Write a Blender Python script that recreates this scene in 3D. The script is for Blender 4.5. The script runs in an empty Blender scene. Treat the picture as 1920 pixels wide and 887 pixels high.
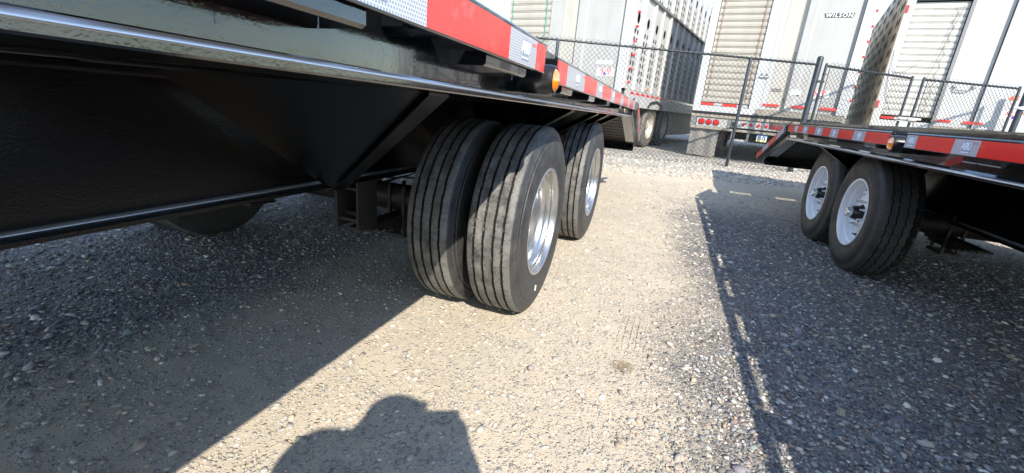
import bpy, math, random
import numpy as np
from mathutils import Vector, Matrix
random.seed(7); RNG = np.random.default_rng(7)
S = bpy.context.scene; C = S.collection
R = math.radians

# ------------------------------------------------------------ camera
CAM_H = 0.8808
cam_d = bpy.data.cameras.new('camera'); cam = bpy.data.objects.new('camera', cam_d); C.objects.link(cam)
cam_d.sensor_width = 36; cam_d.lens = 834.8 * 36 / 1920; cam_d.clip_start = 0.02; cam_d.clip_end = 3000
_R = [[0.93940, 0.33144, 0.08745], [0.17738, -0.25196, -0.95134], [-0.29328, 0.90920, -0.29548]]
pit, roll, yaw = 0.2945, 0.0931, -0.3138
cy, sy, cp, sp = math.cos(yaw), math.sin(yaw), math.cos(pit), math.sin(pit)
fwd = Vector((sy*cp, cy*cp, -sp)); r0 = Vector((cy, -sy, 0)); d0 = fwd.cross(r0)
if d0.z > 0: d0 = -d0
rr = r0*math.cos(roll) - d0*math.sin(roll); dd = d0*math.cos(roll) + r0*math.sin(roll)
m = Matrix((rr, -dd, -fwd)).transposed().to_4x4(); m.translation = (0, 0, CAM_H)
cam.matrix_world = m; S.camera = cam

# ------------------------------------------------------------ sun, sky, exposure
SUN = Vector((0.63, -1.08, 1.0)).normalized()          # towards the sun
sun_el = math.asin(SUN.z); sun_az = math.atan2(SUN.x, SUN.y)
ld = bpy.data.lights.new('sun', 'SUN'); ld.energy = 3.2; ld.angle = R(0.53); ld.color = (1, 0.925, 0.79)
lo = bpy.data.objects.new('sun', ld); C.objects.link(lo)
lo.rotation_euler = (-SUN).to_track_quat('-Z', 'Y').to_euler(); lo.location = (3, -5, 8)
W = bpy.data.worlds.new('World'); S.world = W; W.use_nodes = True
nt = W.node_tree; N = nt.nodes; L = nt.links
for n in list(N): N.remove(n)
sky = N.new('ShaderNodeTexSky'); sky.sky_type = 'NISHITA'; sky.sun_disc = False
sky.sun_elevation = sun_el; sky.sun_rotation = sun_az; sky.air_density = 1.0; sky.dust_density = 0.25; sky.ozone_density = 1.5
tc = N.new('ShaderNodeTexCoord'); mp = N.new('ShaderNodeMapping'); mp.inputs['Scale'].default_value = (1, 1, 2.6); mp.inputs['Location'].default_value = (3.7, 1.9, 0.4)
nz = N.new('ShaderNodeTexNoise'); nz.inputs['Scale'].default_value = 2.3; nz.inputs['Detail'].default_value = 9; nz.inputs['Roughness'].default_value = 0.62
cr = N.new('ShaderNodeValToRGB'); cr.color_ramp.elements[0].position = 0.54; cr.color_ramp.elements[1].position = 0.82
mx = N.new('ShaderNodeMix'); mx.data_type = 'RGBA'; mx.inputs[7].default_value = (9.6, 9.8, 10.0, 1)
bg = N.new('ShaderNodeBackground'); bg.inputs['Strength'].default_value = 0.15; wo = N.new('ShaderNodeOutputWorld')
L.new(tc.outputs['Generated'], mp.inputs[0]); L.new(mp.outputs[0], nz.inputs[0]); L.new(nz.outputs[0], cr.inputs[0])
L.new(cr.outputs[0], mx.inputs[0]); tn = N.new('ShaderNodeMix'); tn.data_type = 'RGBA'; tn.blend_type = 'MULTIPLY'; tn.inputs[0].default_value = 1; tn.inputs[7].default_value = (0.92, 0.955, 0.97, 1); L.new(sky.outputs[0], tn.inputs[6]); L.new(tn.outputs[2], mx.inputs[6]); L.new(mx.outputs[2], bg.inputs[0]); L.new(bg.outputs[0], wo.inputs[0])
S.view_settings.view_transform = 'Standard'; S.view_settings.look = 'None'; S.view_settings.exposure = 1.42; S.view_settings.gamma = 1

# ------------------------------------------------------------ material helpers
MATS = {}
class NT:
    def __init__(s, name):
        s.m = bpy.data.materials.new(name); s.m.use_nodes = True; s.t = s.m.node_tree; s.N = s.t.nodes; s.L = s.t.links
        s.b = s.N['Principled BSDF']; s.out = s.N['Material Output']; s.tc = s.N.new('ShaderNodeTexCoord')
    def n(s, typ, **kw):
        x = s.N.new(typ)
        for k, v in kw.items():
            if k.startswith('_'): setattr(x, k[1:], v)
            else: x.inputs[k].default_value = v
        return x
    def obj(s, scale=(1, 1, 1)):
        mpn = s.n('ShaderNodeMapping'); mpn.inputs['Scale'].default_value = scale; s.L.new(s.tc.outputs['Object'], mpn.inputs[0]); return mpn.outputs[0]
    def noise(s, scale, detail=4, rough=0.55, vec=None):
        x = s.n('ShaderNodeTexNoise', Scale=scale, Detail=detail, Roughness=rough); s.L.new(vec or s.obj(), x.inputs[0]); return x.outputs[0]
    def ramp(s, fac, stops, mode='LINEAR'):
        x = s.n('ShaderNodeValToRGB'); e = x.color_ramp; e.interpolation = mode
        while len(e.elements) < len(stops): e.elements.new(0.5)
        for el, (p, c) in zip(e.elements, stops):
            el.position = p; el.color = (*c, 1) if hasattr(c, '__len__') else (c, c, c, 1)
        s.L.new(fac, x.inputs[0]); return x.outputs[0]
    def mix(s, fac, a, b, mode='MIX'):
        x = s.n('ShaderNodeMix', _data_type='RGBA', _blend_type=mode)
        for k, v in ((0, fac), (6, a), (7, b)):
            if hasattr(v, 'is_linked') or hasattr(v, 'links'): s.L.new(v, x.inputs[k])
            elif k == 0: x.inputs[0].default_value = v
            else: x.inputs[k].default_value = (*v, 1)
        return x.outputs[2]
    def math(s, op, a, b=0.0, c=None):
        x = s.n('ShaderNodeMath', _operation=op)
        for k, v in ((0, a), (1, b), (2, c)):
            if v is None: continue
            if hasattr(v, 'links'): s.L.new(v, x.inputs[k])
            else: x.inputs[k].default_value = v
        return x.outputs[0]
    def bump(s, h, strength=0.3, dist=0.01, nrm=None):
        x = s.n('ShaderNodeBump', Strength=strength, Distance=dist); s.L.new(h, x.inputs['Height'])
        if nrm is not None: s.L.new(nrm, x.inputs['Normal'])
        return x.outputs[0]
    def set(s, **kw):
        for k, v in kw.items():
            k = k.replace('_', ' ')
            if hasattr(v, 'links'): s.L.new(v, s.b.inputs[k])
            else: s.b.inputs[k].default_value = (*v, 1) if (hasattr(v, '__len__') and len(v) == 3) else v
        return s
def mat(name):
    def deco(fn):
        n = NT(name); fn(n); MATS[name] = n.m; return fn
    return deco

@mat('black_gloss')
def _(n):
    d = n.noise(7, 5); peel = n.noise(260, 2); lump = n.noise(38, 3)
    n.set(Base_Color=n.mix(n.ramp(d, [(0.55, 0), (0.8, 0.35)]), (0.006, 0.007, 0.009), (0.03, 0.028, 0.025)),
          Roughness=n.ramp(d, [(0.3, 0.07), (0.75, 0.17)]), Specular_IOR_Level=0.6, Coat_Weight=0.6, Coat_Roughness=0.03, Coat_IOR=1.55)
    b = n.bump(lump, 0.10, 0.004); n.set(Normal=n.bump(peel, 0.14, 0.0012, b))
@mat('black_beam')
def _(n):
    d = n.noise(6, 5); peel = n.noise(190, 3, 0.7); lump = n.noise(20, 3)
    n.set(Base_Color=n.mix(n.ramp(d, [(0.5, 0), (0.8, 0.5)]), (0.0025, 0.0028, 0.0036), (0.006, 0.0062, 0.007)), Roughness=n.ramp(d, [(0.3, 0.09), (0.7, 0.17)]), Specular_IOR_Level=0.55)
    b = n.bump(lump, 0.06, 0.006); n.set(Normal=n.bump(peel, 0.4, 0.002, b))
@mat('black_dull')
def _(n):
    n.set(Base_Color=n.mix(n.noise(14, 4), (0.008, 0.008, 0.008), (0.035, 0.03, 0.026)), Roughness=0.55); n.set(Normal=n.bump(n.noise(120, 2), 0.2, 0.002))
@mat('edge_highlight')
def _(n): n.set(Base_Color=(0.62, 0.64, 0.68), Metallic=1.0, Roughness=0.38)  # bare-metal colour standing in for the highlight on black painted edges
def rubber(name, dust, dc, side=0.0):
    @mat(name)
    def _(n):
        d1 = n.noise(16, 6, 0.6); d2 = n.noise(90, 3, 0.7)
        geo = n.n('ShaderNodeNewGeometry')
        f = n.math('MULTIPLY', n.ramp(n.math('ADD', n.math('MULTIPLY', d1, 0.65), n.math('MULTIPLY', d2, 0.35)), [(0.36, 0.15), (0.62, 1.0)]), dust)
        base = n.mix(f, (0.018, 0.018, 0.02), dc)
        v = n.n('ShaderNodeTexVoronoi', Scale=70.0); n.L.new(n.obj(), v.inputs[0])
        spec = n.ramp(v.outputs['Distance'], [(0.05, 1), (0.13, 0)])
        sel = n.ramp(n.noise(30, 1), [(0.60, 0), (0.66, 1)])
        base = n.mix(n.math('MULTIPLY', spec, n.math('MULTIPLY', sel, dust)), base, (0.33, 0.29, 0.23))
        n.set(Base_Color=base, Roughness=n.ramp(d1, [(0.3, 0.42), (0.7, 0.75)]), Specular_IOR_Level=0.45)
        n.set(Normal=n.bump(d2, 0.35, 0.002))
rubber('tyre_tread_dusty', 0.85, (0.205, 0.20, 0.19)); rubber('tyre_side_dusty', 0.55, (0.10, 0.099, 0.098))
rubber('tyre_tread_new', 0.8, (0.085, 0.082, 0.078)); rubber('tyre_side_new', 0.45, (0.055, 0.045, 0.038)); rubber('tyre_old', 0.9, (0.2, 0.185, 0.16))
@mat('groove_shade_dirt')
def _(n): n.set(Base_Color=n.mix(n.ramp(n.noise(45, 3), [(0.58, 0), (0.72, 1)]), (0.006, 0.006, 0.006), (0.16, 0.135, 0.10)), Roughness=0.95)  # near-black base paints in the groove shade; tan patches are dirt
@mat('rim_silver')
def _(n):
    n.set(Base_Color=n.mix(n.ramp(n.noise(9, 4), [(0.45, 0), (0.75, 0.5)]), (0.50, 0.505, 0.51), (0.36, 0.355, 0.345)), Metallic=0.9, Roughness=0.27)
    n.set(Normal=n.bump(n.noise(220, 2), 0.12, 0.001))
@mat('rim_white')
def _(n): n.set(Base_Color=n.mix(n.ramp(n.noise(11, 4), [(0.5, 0), (0.8, 0.4)]), (0.86, 0.88, 0.92), (0.76, 0.76, 0.77)), Roughness=0.25, Coat_Weight=0.4)
@mat('zinc')
def _(n): n.set(Base_Color=(0.72, 0.74, 0.76), Metallic=0.65, Roughness=0.28, Normal=n.bump(n.noise(120, 2), 0.1, 0.001))
@mat('hub_black')
def _(n): n.set(Base_Color=(0.012, 0.012, 0.013), Roughness=0.3)
def tape(name, c1, c2, cell):
    @mat(name)
    def _(n):
        w = []
        for ang in (0, 60, 120):
            mpn = n.n('ShaderNodeMapping'); mpn.inputs['Rotation'].default_value = (R(ang), 0, 0); n.L.new(n.tc.outputs['Object'], mpn.inputs[0])
            wv = n.n('ShaderNodeTexWave', _bands_direction='Z', Scale=cell, Distortion=0.0); n.L.new(mpn.outputs[0], wv.inputs[0])
            w.append(n.ramp(wv.outputs[1], [(0.80, 0), (0.92, 1)]))
        g = n.math('MAXIMUM', n.math('MAXIMUM', w[0], w[1]), w[2])
        wear = n.ramp(n.noise(22, 5, 0.65), [(0.58, 0), (0.75, 0.35)])
        n.set(Base_Color=n.mix(wear, n.mix(g, c1, c2), tuple(0.6*a+0.25 for a in c1)), Roughness=0.22, Coat_Weight=0.5, Coat_Roughness=0.12)
        n.set(Normal=n.bump(n.noise(60, 3), 0.08, 0.002))
tape('tape_red', (0.76, 0.007, 0.004), (0.82, 0.02, 0.012), 62); tape('tape_white', (0.27, 0.28, 0.34), (0.56, 0.57, 0.60), 62)
@mat('tape_orange')
def _(n): n.set(Base_Color=(0.8, 0.2, 0.03), Roughness=0.4)
@mat('ink_grey')
def _(n): n.set(Base_Color=(0.30, 0.32, 0.42), Roughness=0.4)
@mat('ink_pale')
def _(n): n.set(Base_Color=(0.75, 0.77, 0.82), Roughness=0.4)
@mat('ink_red')
def _(n): n.set(Base_Color=(0.62, 0.03, 0.02), Roughness=0.4)
@mat('ink_orange')
def _(n): n.set(Base_Color=(0.75, 0.12, 0.03), Roughness=0.4)
@mat('ink_blue')
def _(n): n.set(Base_Color=(0.03, 0.06, 0.5), Roughness=0.4)
@mat('ink_white')
def _(n): n.set(Base_Color=(0.85, 0.85, 0.85), Roughness=0.4)
@mat('ink_dark')
def _(n): n.set(Base_Color=(0.05, 0.055, 0.05), Roughness=0.5)
@mat('lens_amber')
def _(n): n.set(Base_Color=(0.95, 0.24, 0.01), Roughness=0.15, Coat_Weight=0.6, Transmission_Weight=0.15, Normal=n.bump(n.noise(160, 1), 0.15, 0.001))
@mat('lens_red')
def _(n): n.set(Base_Color=(0.62, 0.012, 0.018), Roughness=0.12, Coat_Weight=0.6, Normal=n.bump(n.noise(120, 1), 0.2, 0.001))
def paint(name, c, dirt, rough=0.42, metal=0.0, amt=0.5):
    @mat(name)
    def _(n):
        st = n.noise(1.0, 5, 0.6, n.obj((7, 7, 0.7))); bl = n.noise(2.2, 6, 0.6); fine = n.noise(45, 3)
        f = n.math('MULTIPLY', n.ramp(n.math('ADD', n.math('MULTIPLY', st, 0.5), n.math('MULTIPLY', bl, 0.5)), [(0.40, 0), (0.62, 1)]), amt)
        n.set(Base_Color=n.mix(f, c, dirt), Roughness=rough, Metallic=metal, Normal=n.bump(n.math('ADD', bl, n.math('MULTIPLY', fine, 0.15)), 0.18, 0.02))
paint('panel_cream', (0.426, 0.407, 0.371), (0.335, 0.307, 0.262)); paint('panel_white', (0.488, 0.498, 0.516), (0.389, 0.376, 0.353), amt=0.4)
paint('panel_grey', (0.380, 0.376, 0.367), (0.307, 0.295, 0.271)); paint('slat_cream', (0.398, 0.371, 0.326), (0.307, 0.281, 0.226))
paint('slat_white', (0.498, 0.488, 0.471), (0.343, 0.317, 0.271), amt=0.6); paint('aluminium', (0.50, 0.50, 0.50), (0.298, 0.281, 0.262), 0.42, 0.08)
paint('aluminium_dirty', (0.62, 0.53, 0.40), (0.42, 0.34, 0.24), 0.6, 0.1, 0.8); paint('crease_grey', (0.195, 0.195, 0.207), (0.156, 0.148, 0.140))
paint('sill_dirty', (0.312, 0.281, 0.234), (0.195, 0.168, 0.133), 0.6, 0, 0.7); paint('steel_grey', (0.234, 0.234, 0.226), (0.125, 0.109, 0.094), 0.5, 0.3)
paint('mudflap', (0.26, 0.24, 0.21), (0.12, 0.12, 0.125), 0.8, 0, 0.9); paint('wood_deck', (0.30, 0.20, 0.12), (0.16, 0.11, 0.07), 0.75)
paint('chassis_dark', (0.03, 0.028, 0.026), (0.06, 0.05, 0.04), 0.7)
paint('wheel_worn', (0.5, 0.47, 0.42), (0.3, 0.25, 0.2), 0.5, 0.2)
@mat('dark_inside')
def _(n): n.set(Base_Color=(0.012, 0.012, 0.012), Roughness=0.9)
@mat('fence_vinyl')
def _(n): n.set(Base_Color=n.mix(n.ramp(n.noise(14, 4), [(0.45, 0), (0.8, 0.6)]), (0.014, 0.019, 0.026), (0.05, 0.05, 0.05)), Roughness=0.34)
@mat('rope_green')
def _(n): n.set(Base_Color=(0.05, 0.34, 0.24), Roughness=0.7)
@mat('rope_rust')
def _(n): n.set(Base_Color=(0.28, 0.15, 0.10), Roughness=0.8)
@mat('cable_dark')
def _(n): n.set(Base_Color=(0.05, 0.05, 0.05), Roughness=0.5)
@mat('plate_blue')
def _(n):
    sp_ = n.n('ShaderNodeSeparateXYZ'); n.L.new(n.tc.outputs['Generated'], sp_.inputs[0])
    n.set(Base_Color=n.ramp(sp_.outputs[2], [(0.0, (0.75, 0.6, 0.12)), (0.25, (0.8, 0.78, 0.6)), (0.5, (0.8, 0.82, 0.85)), (1.0, (0.12, 0.3, 0.7))]), Roughness=0.35)
@mat('cloth')
def _(n): n.set(Base_Color=(0.06, 0.07, 0.1), Roughness=0.9)
@mat('skin')
def _(n): n.set(Base_Color=(0.5, 0.33, 0.24), Roughness=0.5)

# gravel ground: zones by object-space position, cells for single stones
def ground_nodes(n):
    pos = n.obj(); sep = n.n('ShaderNodeSeparateXYZ'); n.L.new(pos, sep.inputs[0]); x, y = sep.outputs[0], sep.outputs[1]
    wob = n.noise(0.9, 5, 0.6)
    # drive lane between the trailers: packed sand
    xx = n.math('ADD', x, n.math('MULTIPLY', n.math('SUBTRACT', wob, 0.5), 1.1))
    lane = n.math('SUBTRACT', 1.0, n.math('ABSOLUTE', n.math('DIVIDE', n.math('ADD', xx, 0.66), 1.12)))
    lane = n.ramp(lane, [(0.0, 0.0), (0.42, 1.0)])
    far = n.ramp(n.math('DIVIDE', y, 10.0), [(0.40, 0), (0.56, 1)])       # y 4 .. 5.6 on: sandy apron
    berm = n.ramp(n.math('DIVIDE', n.math('ADD', n.math('SUBTRACT', y, n.math('MULTIPLY', x, 0.40)), n.math('MULTIPLY', wob, 0.5)), 20.0), [(0.385, 0), (0.405, 1)])
    sand = n.math('MAXIMUM', lane, n.math('MULTIPLY', far, 0.9))
    sand = n.math('MULTIPLY', sand, n.math('SUBTRACT', 1.0, berm))
    return x, y, sand, berm, wob
SPX, SPY, TPX, TPY = -0.019, 1.48, -0.02, 1.78
@mat('gravel_ground')
def _(n):
    x, y, sand, berm, wob = ground_nodes(n); pos_ = n.obj()
    cols = [(0.0, (0.05, 0.055, 0.065)), (0.16, (0.12, 0.125, 0.14)), (0.32, (0.24, 0.22, 0.20)), (0.46, (0.15, 0.16, 0.18)), (0.6, (0.30, 0.26, 0.21)), (0.74, (0.19, 0.14, 0.12)), (0.86, (0.40, 0.38, 0.34)), (0.95, (0.10, 0.12, 0.15))]
    def layer(scale, seed):
        v = n.n('ShaderNodeTexVoronoi', Scale=scale, Randomness=1.0); n.L.new(n.obj(), v.inputs[0])
        s_ = n.n('ShaderNodeSeparateColor'); n.L.new(v.outputs['Color'], s_.inputs[0])
        return n.ramp(s_.outputs[0], cols, 'CONSTANT'), v.outputs['Distance'], s_.outputs[1]
    c1, d1, r1 = layer(85, 0); c2, d2, r2 = layer(170, 1); c3, d3, r3 = layer(38, 2)
    g = n.mix(n.ramp(r1, [(0.45, 0), (0.5, 1)]), c2, c1)
    g = n.mix(n.ramp(r3, [(0.70, 0), (0.72, 1)]), g, c3)
    fine = n.noise(240, 3, 0.7); mid = n.noise(5, 5, 0.6)
    sandc = n.mix(fine, (0.43, 0.355, 0.26), (0.76, 0.645, 0.49))
    sandc = n.mix(n.ramp(mid, [(0.35, 0), (0.7, 0.6)]), sandc, (0.46, 0.40, 0.31))
    dustc = n.mix(0.25, g, (0.42, 0.38, 0.32))
    cover = n.ramp(n.math('ADD', n.math('MULTIPLY', sand, 0.72), n.math('MULTIPLY', n.noise(7, 6, 0.7), 0.5)), [(0.42, 0.05), (0.85, 0.74)])
    patch = n.noise(11, 4, 0.65)
    def sel(rnd, dist, seed_amt, lo, hi):       # which cells are stones that show above the sand
        thr = n.math('SUBTRACT', rnd, n.math('SUBTRACT', n.math('MULTIPLY', cover, seed_amt), n.math('MULTIPLY', n.math('SUBTRACT', patch, 0.5), 0.9)))
        return n.math('MULTIPLY', n.ramp(thr, [(0.10, 0), (0.16, 1)]), n.ramp(dist, [(lo, 1), (hi, 0)]))
    s1_, s2_, s3_ = sel(r1, d1, 0.95, 0.40, 0.52), sel(r2, d2, 0.80, 0.42, 0.55), sel(r3, d3, 1.25, 0.36, 0.46)
    s3_ = n.math('MULTIPLY', s3_, n.ramp(r3, [(0.62, 0), (0.66, 1)]))
    bed = n.mix(n.ramp(n.math('ADD', n.math('MULTIPLY', cover, 1.0), n.math('MULTIPLY', fine, 0.3)), [(0.1, 0), (0.6, 1)]), n.mix(fine, (0.09, 0.087, 0.082), (0.31, 0.29, 0.255)), sandc)
    dust_on = n.math('MULTIPLY', cover, 0.78)          # stones in the sandy lane wear a coat of dust
    c1, c2, c3 = [n.mix(dust_on, q_, (0.60, 0.54, 0.45)) for q_ in (c1, c2, c3)]
    c4, d4, r4 = layer(360, 4); tone = n.noise(1.7, 4, 0.6)
    bed = n.mix(0.38, bed, n.mix(n.math('MULTIPLY', cover, 0.75), c4, (0.60, 0.53, 0.43)))
    bed = n.mix(n.ramp(tone, [(0.40, 0), (0.66, 0.45)]), bed, n.mix(n.math('MULTIPLY', cover, 0.9), (0.22, 0.21, 0.20), (0.52, 0.455, 0.36)))
    col = n.mix(s2_, bed, c2); col = n.mix(s1_, col, c1); col = n.mix(s3_, col, c3)
    bermc = n.mix(0.25, n.mix(0.45, c3, (0.62, 0.58, 0.52)), (0.5, 0.46, 0.4))
    col = n.mix(berm, col, bermc)
    sx, sy_ = n.math('SUBTRACT', x, SPX), n.math('SUBTRACT', y, SPY)   # wet spot on the lane
    dist = n.math('SQRT', n.math('ADD', n.math('MULTIPLY', sx, sx), n.math('MULTIPLY', sy_, sy_)))
    spot = n.ramp(n.math('ADD', dist, n.math('MULTIPLY', n.noise(60, 3, 0.7), 0.045)), [(0.040, 0.75), (0.075, 0)])
    col = n.mix(spot, col, (0.16, 0.11, 0.05))
    hh = n.math('ADD', n.math('MULTIPLY', s1_, n.math('SUBTRACT', 0.9, d1)), n.math('MULTIPLY', s2_, n.math('SUBTRACT', 0.55, n.math('MULTIPLY', d2, 0.6))))
    hh = n.math('ADD', hh, n.math('MULTIPLY', s3_, n.math('SUBTRACT', 1.1, n.math('MULTIPLY', d3, 1.3))))
    hh = n.math('ADD', hh, n.math('MULTIPLY', fine, 0.16))
    hh = n.math('ADD', hh, n.math('MULTIPLY', n.math('SUBTRACT', 1.0, d4), 0.10))
    # faint tread print pressed into the sand: four short grooves along the lane
    wv = n.n('ShaderNodeTexWave', _bands_direction='X', Scale=12.5, Distortion=2.2); n.L.new(pos_, wv.inputs[0])
    inx = n.ramp(n.math('ABSOLUTE', n.math('SUBTRACT', x, TPX)), [(0.03, 1), (0.055, 0)]); iny = n.ramp(n.math('ABSOLUTE', n.math('SUBTRACT', y, TPY)), [(0.03, 1), (0.20, 0)])
    prn = n.math('MULTIPLY', n.math('MULTIPLY', inx, iny), n.ramp(wv.outputs[1], [(0.82, 0), (0.97, 1)]))
    hh = n.math('SUBTRACT', hh, n.math('MULTIPLY', prn, 0.8)); col = n.mix(n.math('MULTIPLY', prn, 0.25), col, (0.22, 0.18, 0.13))
    hh = n.math('ADD', hh, n.math('MULTIPLY', n.math('SUBTRACT', 1.0, d3), n.math('MULTIPLY', berm, 1.2)))
    n.set(Base_Color=col, Roughness=0.9, Specular_IOR_Level=0.25, Normal=n.bump(hh, 0.85, 0.010))
@mat('stones')
def _(n):
    a = n.n('ShaderNodeVertexColor'); a.layer_name = 'tint'
    f = n.noise(120, 3); n.set(Base_Color=n.mix(n.ramp(f, [(0.35, 0), (0.7, 0.16)]), a.outputs[0], (0.40, 0.35, 0.28)), Roughness=0.78, Specular_IOR_Level=0.35)
    n.set(Normal=n.bump(n.noise(300, 2), 0.3, 0.001))

# ------------------------------------------------------------ mesh helpers
class MB:
    def __init__(s, tf=None): s.v = []; s.f = []; s.mi = []; s.cm = 0; s.tf = tf; s.sm = []
    def add(s, vs, fs, smooth=False):
        o = len(s.v); s.v += [tuple(p) for p in vs]
        for f in fs: s.f.append(tuple(i+o for i in f)); s.mi.append(s.cm); s.sm.append(smooth)
    def box(s, a, b, bev=0.0):
        (x0, y0, z0), (x1, y1, z1) = [tuple(min(p, q) for p, q in zip(a, b)), tuple(max(p, q) for p, q in zip(a, b))]
        if bev <= 0:
            vs = [(x, y, z) for z in (z0, z1) for y in (y0, y1) for x in (x0, x1)]
            s.add(vs, [(0, 2, 3, 1), (4, 5, 7, 6), (0, 1, 5, 4), (2, 6, 7, 3), (0, 4, 6, 2), (1, 3, 7, 5)]); return s
        b_ = bev; vs = []; idx = {}
        for ix, (X_, sx) in enumerate(((x0, 1), (x1, -1))):
            for iy, (Y_, sy2) in enumerate(((y0, 1), (y1, -1))):
                for iz, (Z_, sz) in enumerate(((z0, 1), (z1, -1))):
                    for ax in range(3):
                        p = [X_+sx*b_, Y_+sy2*b_, Z_+sz*b_]; p[ax] = (X_, Y_, Z_)[ax]
                        idx[(ix, iy, iz, ax)] = len(vs); vs.append(p)
        I = idx; fs = []
        for i in (0, 1):
            fs.append([I[(i, 0, 0, 0)], I[(i, 1, 0, 0)], I[(i, 1, 1, 0)], I[(i, 0, 1, 0)]][::1 if i else -1])
            fs.append([I[(0, i, 0, 1)], I[(0, i, 1, 1)], I[(1, i, 1, 1)], I[(1, i, 0, 1)]][::1 if i else -1])
            fs.append([I[(0, 0, i, 2)], I[(1, 0, i, 2)], I[(1, 1, i, 2)], I[(0, 1, i, 2)]][::1 if i else -1])
        for i in (0, 1):
            for j in (0, 1):
                fs.append([I[(i, j, 0, 0)], I[(i, j, 0, 1)], I[(i, j, 1, 1)], I[(i, j, 1, 0)]][::1 if i != j else -1])
                fs.append([I[(i, 0, j, 0)], I[(i, 1, j, 0)], I[(i, 1, j, 2)], I[(i, 0, j, 2)]][::1 if i == j else -1])
                fs.append([I[(0, i, j, 1)], I[(0, i, j, 2)], I[(1, i, j, 2)], I[(1, i, j, 1)]][::1 if i == j else -1])
                for k in (0, 1): fs.append([I[(i, j, k, 0)], I[(i, j, k, 1)], I[(i, j, k, 2)]][::1 if (i+j+k) % 2 else -1])
        s.add(vs, fs); return s
    def extrude(s, pts, p0, p1, ua, va, closed=True, smooth=False):
        """profile pts (u,v) swept from p0 to p1; ua, va the axes of the profile"""
        p0, p1, ua, va = Vector(p0), Vector(p1), Vector(ua), Vector(va); n = len(pts)
        vs = [p0+ua*u+va*v for u, v in pts]+[p1+ua*u+va*v for u, v in pts]
        fs = [(i, (i+1) % n, (i+1) % n+n, i+n) for i in range(n if closed else n-1)]
        s.add(vs, fs, smooth)
        if closed: s.add(vs, [tuple(range(n))[::-1], tuple(range(n, 2*n))])
        return s
    def tube(s, pts, r, n=8, cap=True, smooth=True):
        pts = [Vector(p) for p in pts]; rings = []; prev = None
        for i, p in enumerate(pts):
            d = (pts[min(i+1, len(pts)-1)]-pts[max(i-1, 0)]).normalized()
            a = d.orthogonal().normalized() if prev is None else (prev - d*prev.dot(d)).normalized()
            prev = a; b = d.cross(a); rad = r[i] if hasattr(r, '__len__') else r
            rings.append([p+(a*math.cos(2*math.pi*k/n)+b*math.sin(2*math.pi*k/n))*rad for k in range(n)])
        vs = [q for rg in rings for q in rg]; fs = []
        for i in range(len(rings)-1):
            for k in range(n): fs.append((i*n+k, i*n+(k+1) % n, (i+1)*n+(k+1) % n, (i+1)*n+k))
        s.add(vs, fs, smooth)
        if cap: s.add(vs, [tuple(range(n))[::-1], tuple(range(len(vs)-n, len(vs)))])
        return s
    def lathe(s, prof, c, n=48, sx=1, mis=None, smooth=True, mod=None):
        """prof (x, r) revolved about the x axis through c"""
        runs = [[0]]                                  # split where the profile turns sharply, so corners stay crisp
        for j in range(1, len(prof)):
            runs[-1].append(j)
            if j < len(prof)-1:
                a = Vector((prof[j][0]-prof[j-1][0], prof[j][1]-prof[j-1][1])); b = Vector((prof[j+1][0]-prof[j][0], prof[j+1][1]-prof[j][1]))
                if a.length > 1e-9 and b.length > 1e-9 and a.normalized().dot(b.normalized()) < 0.72: runs.append([j])
        if len(runs) > 1:
            for rn in runs: s._lathe([prof[j] for j in rn], c, n, sx, [mis[j] for j in rn[:-1]] if mis else None, smooth, mod, rn[0])
            return s
        return s._lathe(prof, c, n, sx, mis, smooth, mod, 0)
    def _lathe(s, prof, c, n, sx, mis, smooth, mod, j0):
        m_ = len(prof); vs = []
        for k in range(n):
            t = 2*math.pi*k/n
            for j, (x, r) in enumerate(prof):
                if mod: x, r = mod(k, j+j0, x, r)
                vs.append((c[0]+sx*x, c[1]+r*math.cos(t), c[2]+r*math.sin(t)))
        o = len(s.v); s.v += vs
        for k in range(n):
            k2 = (k+1) % n
            for j in range(m_-1):
                f = (k*m_+j, k2*m_+j, k2*m_+j+1, k*m_+j+1)
                s.f.append(tuple(i+o for i in (f if sx > 0 else f[::-1]))); s.mi.append(mis[j] if mis else s.cm); s.sm.append(smooth)
        return s
    def disc(s, c, r, ax='x', n=20, t=0.01, sgn=1):
        """short cylinder whose front face points to sgn*axis"""
        c = Vector(c); A = {'x': (Vector((1, 0, 0)), Vector((0, 1, 0)), Vector((0, 0, 1))), 'y': (Vector((0, 1, 0)), Vector((0, 0, 1)), Vector((1, 0, 0))), 'z': (Vector((0, 0, 1)), Vector((1, 0, 0)), Vector((0, 1, 0)))}[ax]
        return s.tube([c, c+A[0]*t*sgn*0.75, c+A[0]*t*sgn], [r, r, r*0.85], n)
    def build(s, name, mats, parent=None, coll=None, **props):
        me = bpy.data.meshes.new(name); vs = [s.tf(Vector(p)) for p in s.v] if s.tf else s.v
        me.from_pydata([tuple(p) for p in vs], [], s.f)
        for m_ in (mats if isinstance(mats, (list, tuple)) else [mats]): me.materials.append(MATS[m_])
        me.polygons.foreach_set('material_index', s.mi); me.polygons.foreach_set('use_smooth', s.sm); me.update()
        o = bpy.data.objects.new(name, me); C.objects.link(o)
        if parent: o.parent = parent
        for k, v in props.items(): o[k] = v
        return o
def clone(o, parent, loc=None, name=None):
    c = o.copy(); C.objects.link(c); c.parent = parent
    if loc is not None: c.location = loc
    return c
def empty(name, loc=(0, 0, 0), rz=0, label=None, cat=None, group=None, parent=None):
    o = bpy.data.objects.new(name, None); C.objects.link(o); o.location = loc; o.rotation_euler = (0, 0, rz); o.empty_display_size = 0.2
    if label: o['label'] = label
    if cat: o['category'] = cat
    if group: o['group'] = group
    if parent: o.parent = parent
    return o
def tag(o, label=None, cat=None, group=None, kind=None):
    for k, v in (('label', label), ('category', cat), ('group', group), ('kind', kind)):
        if v: o[k] = v
    return o
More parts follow.
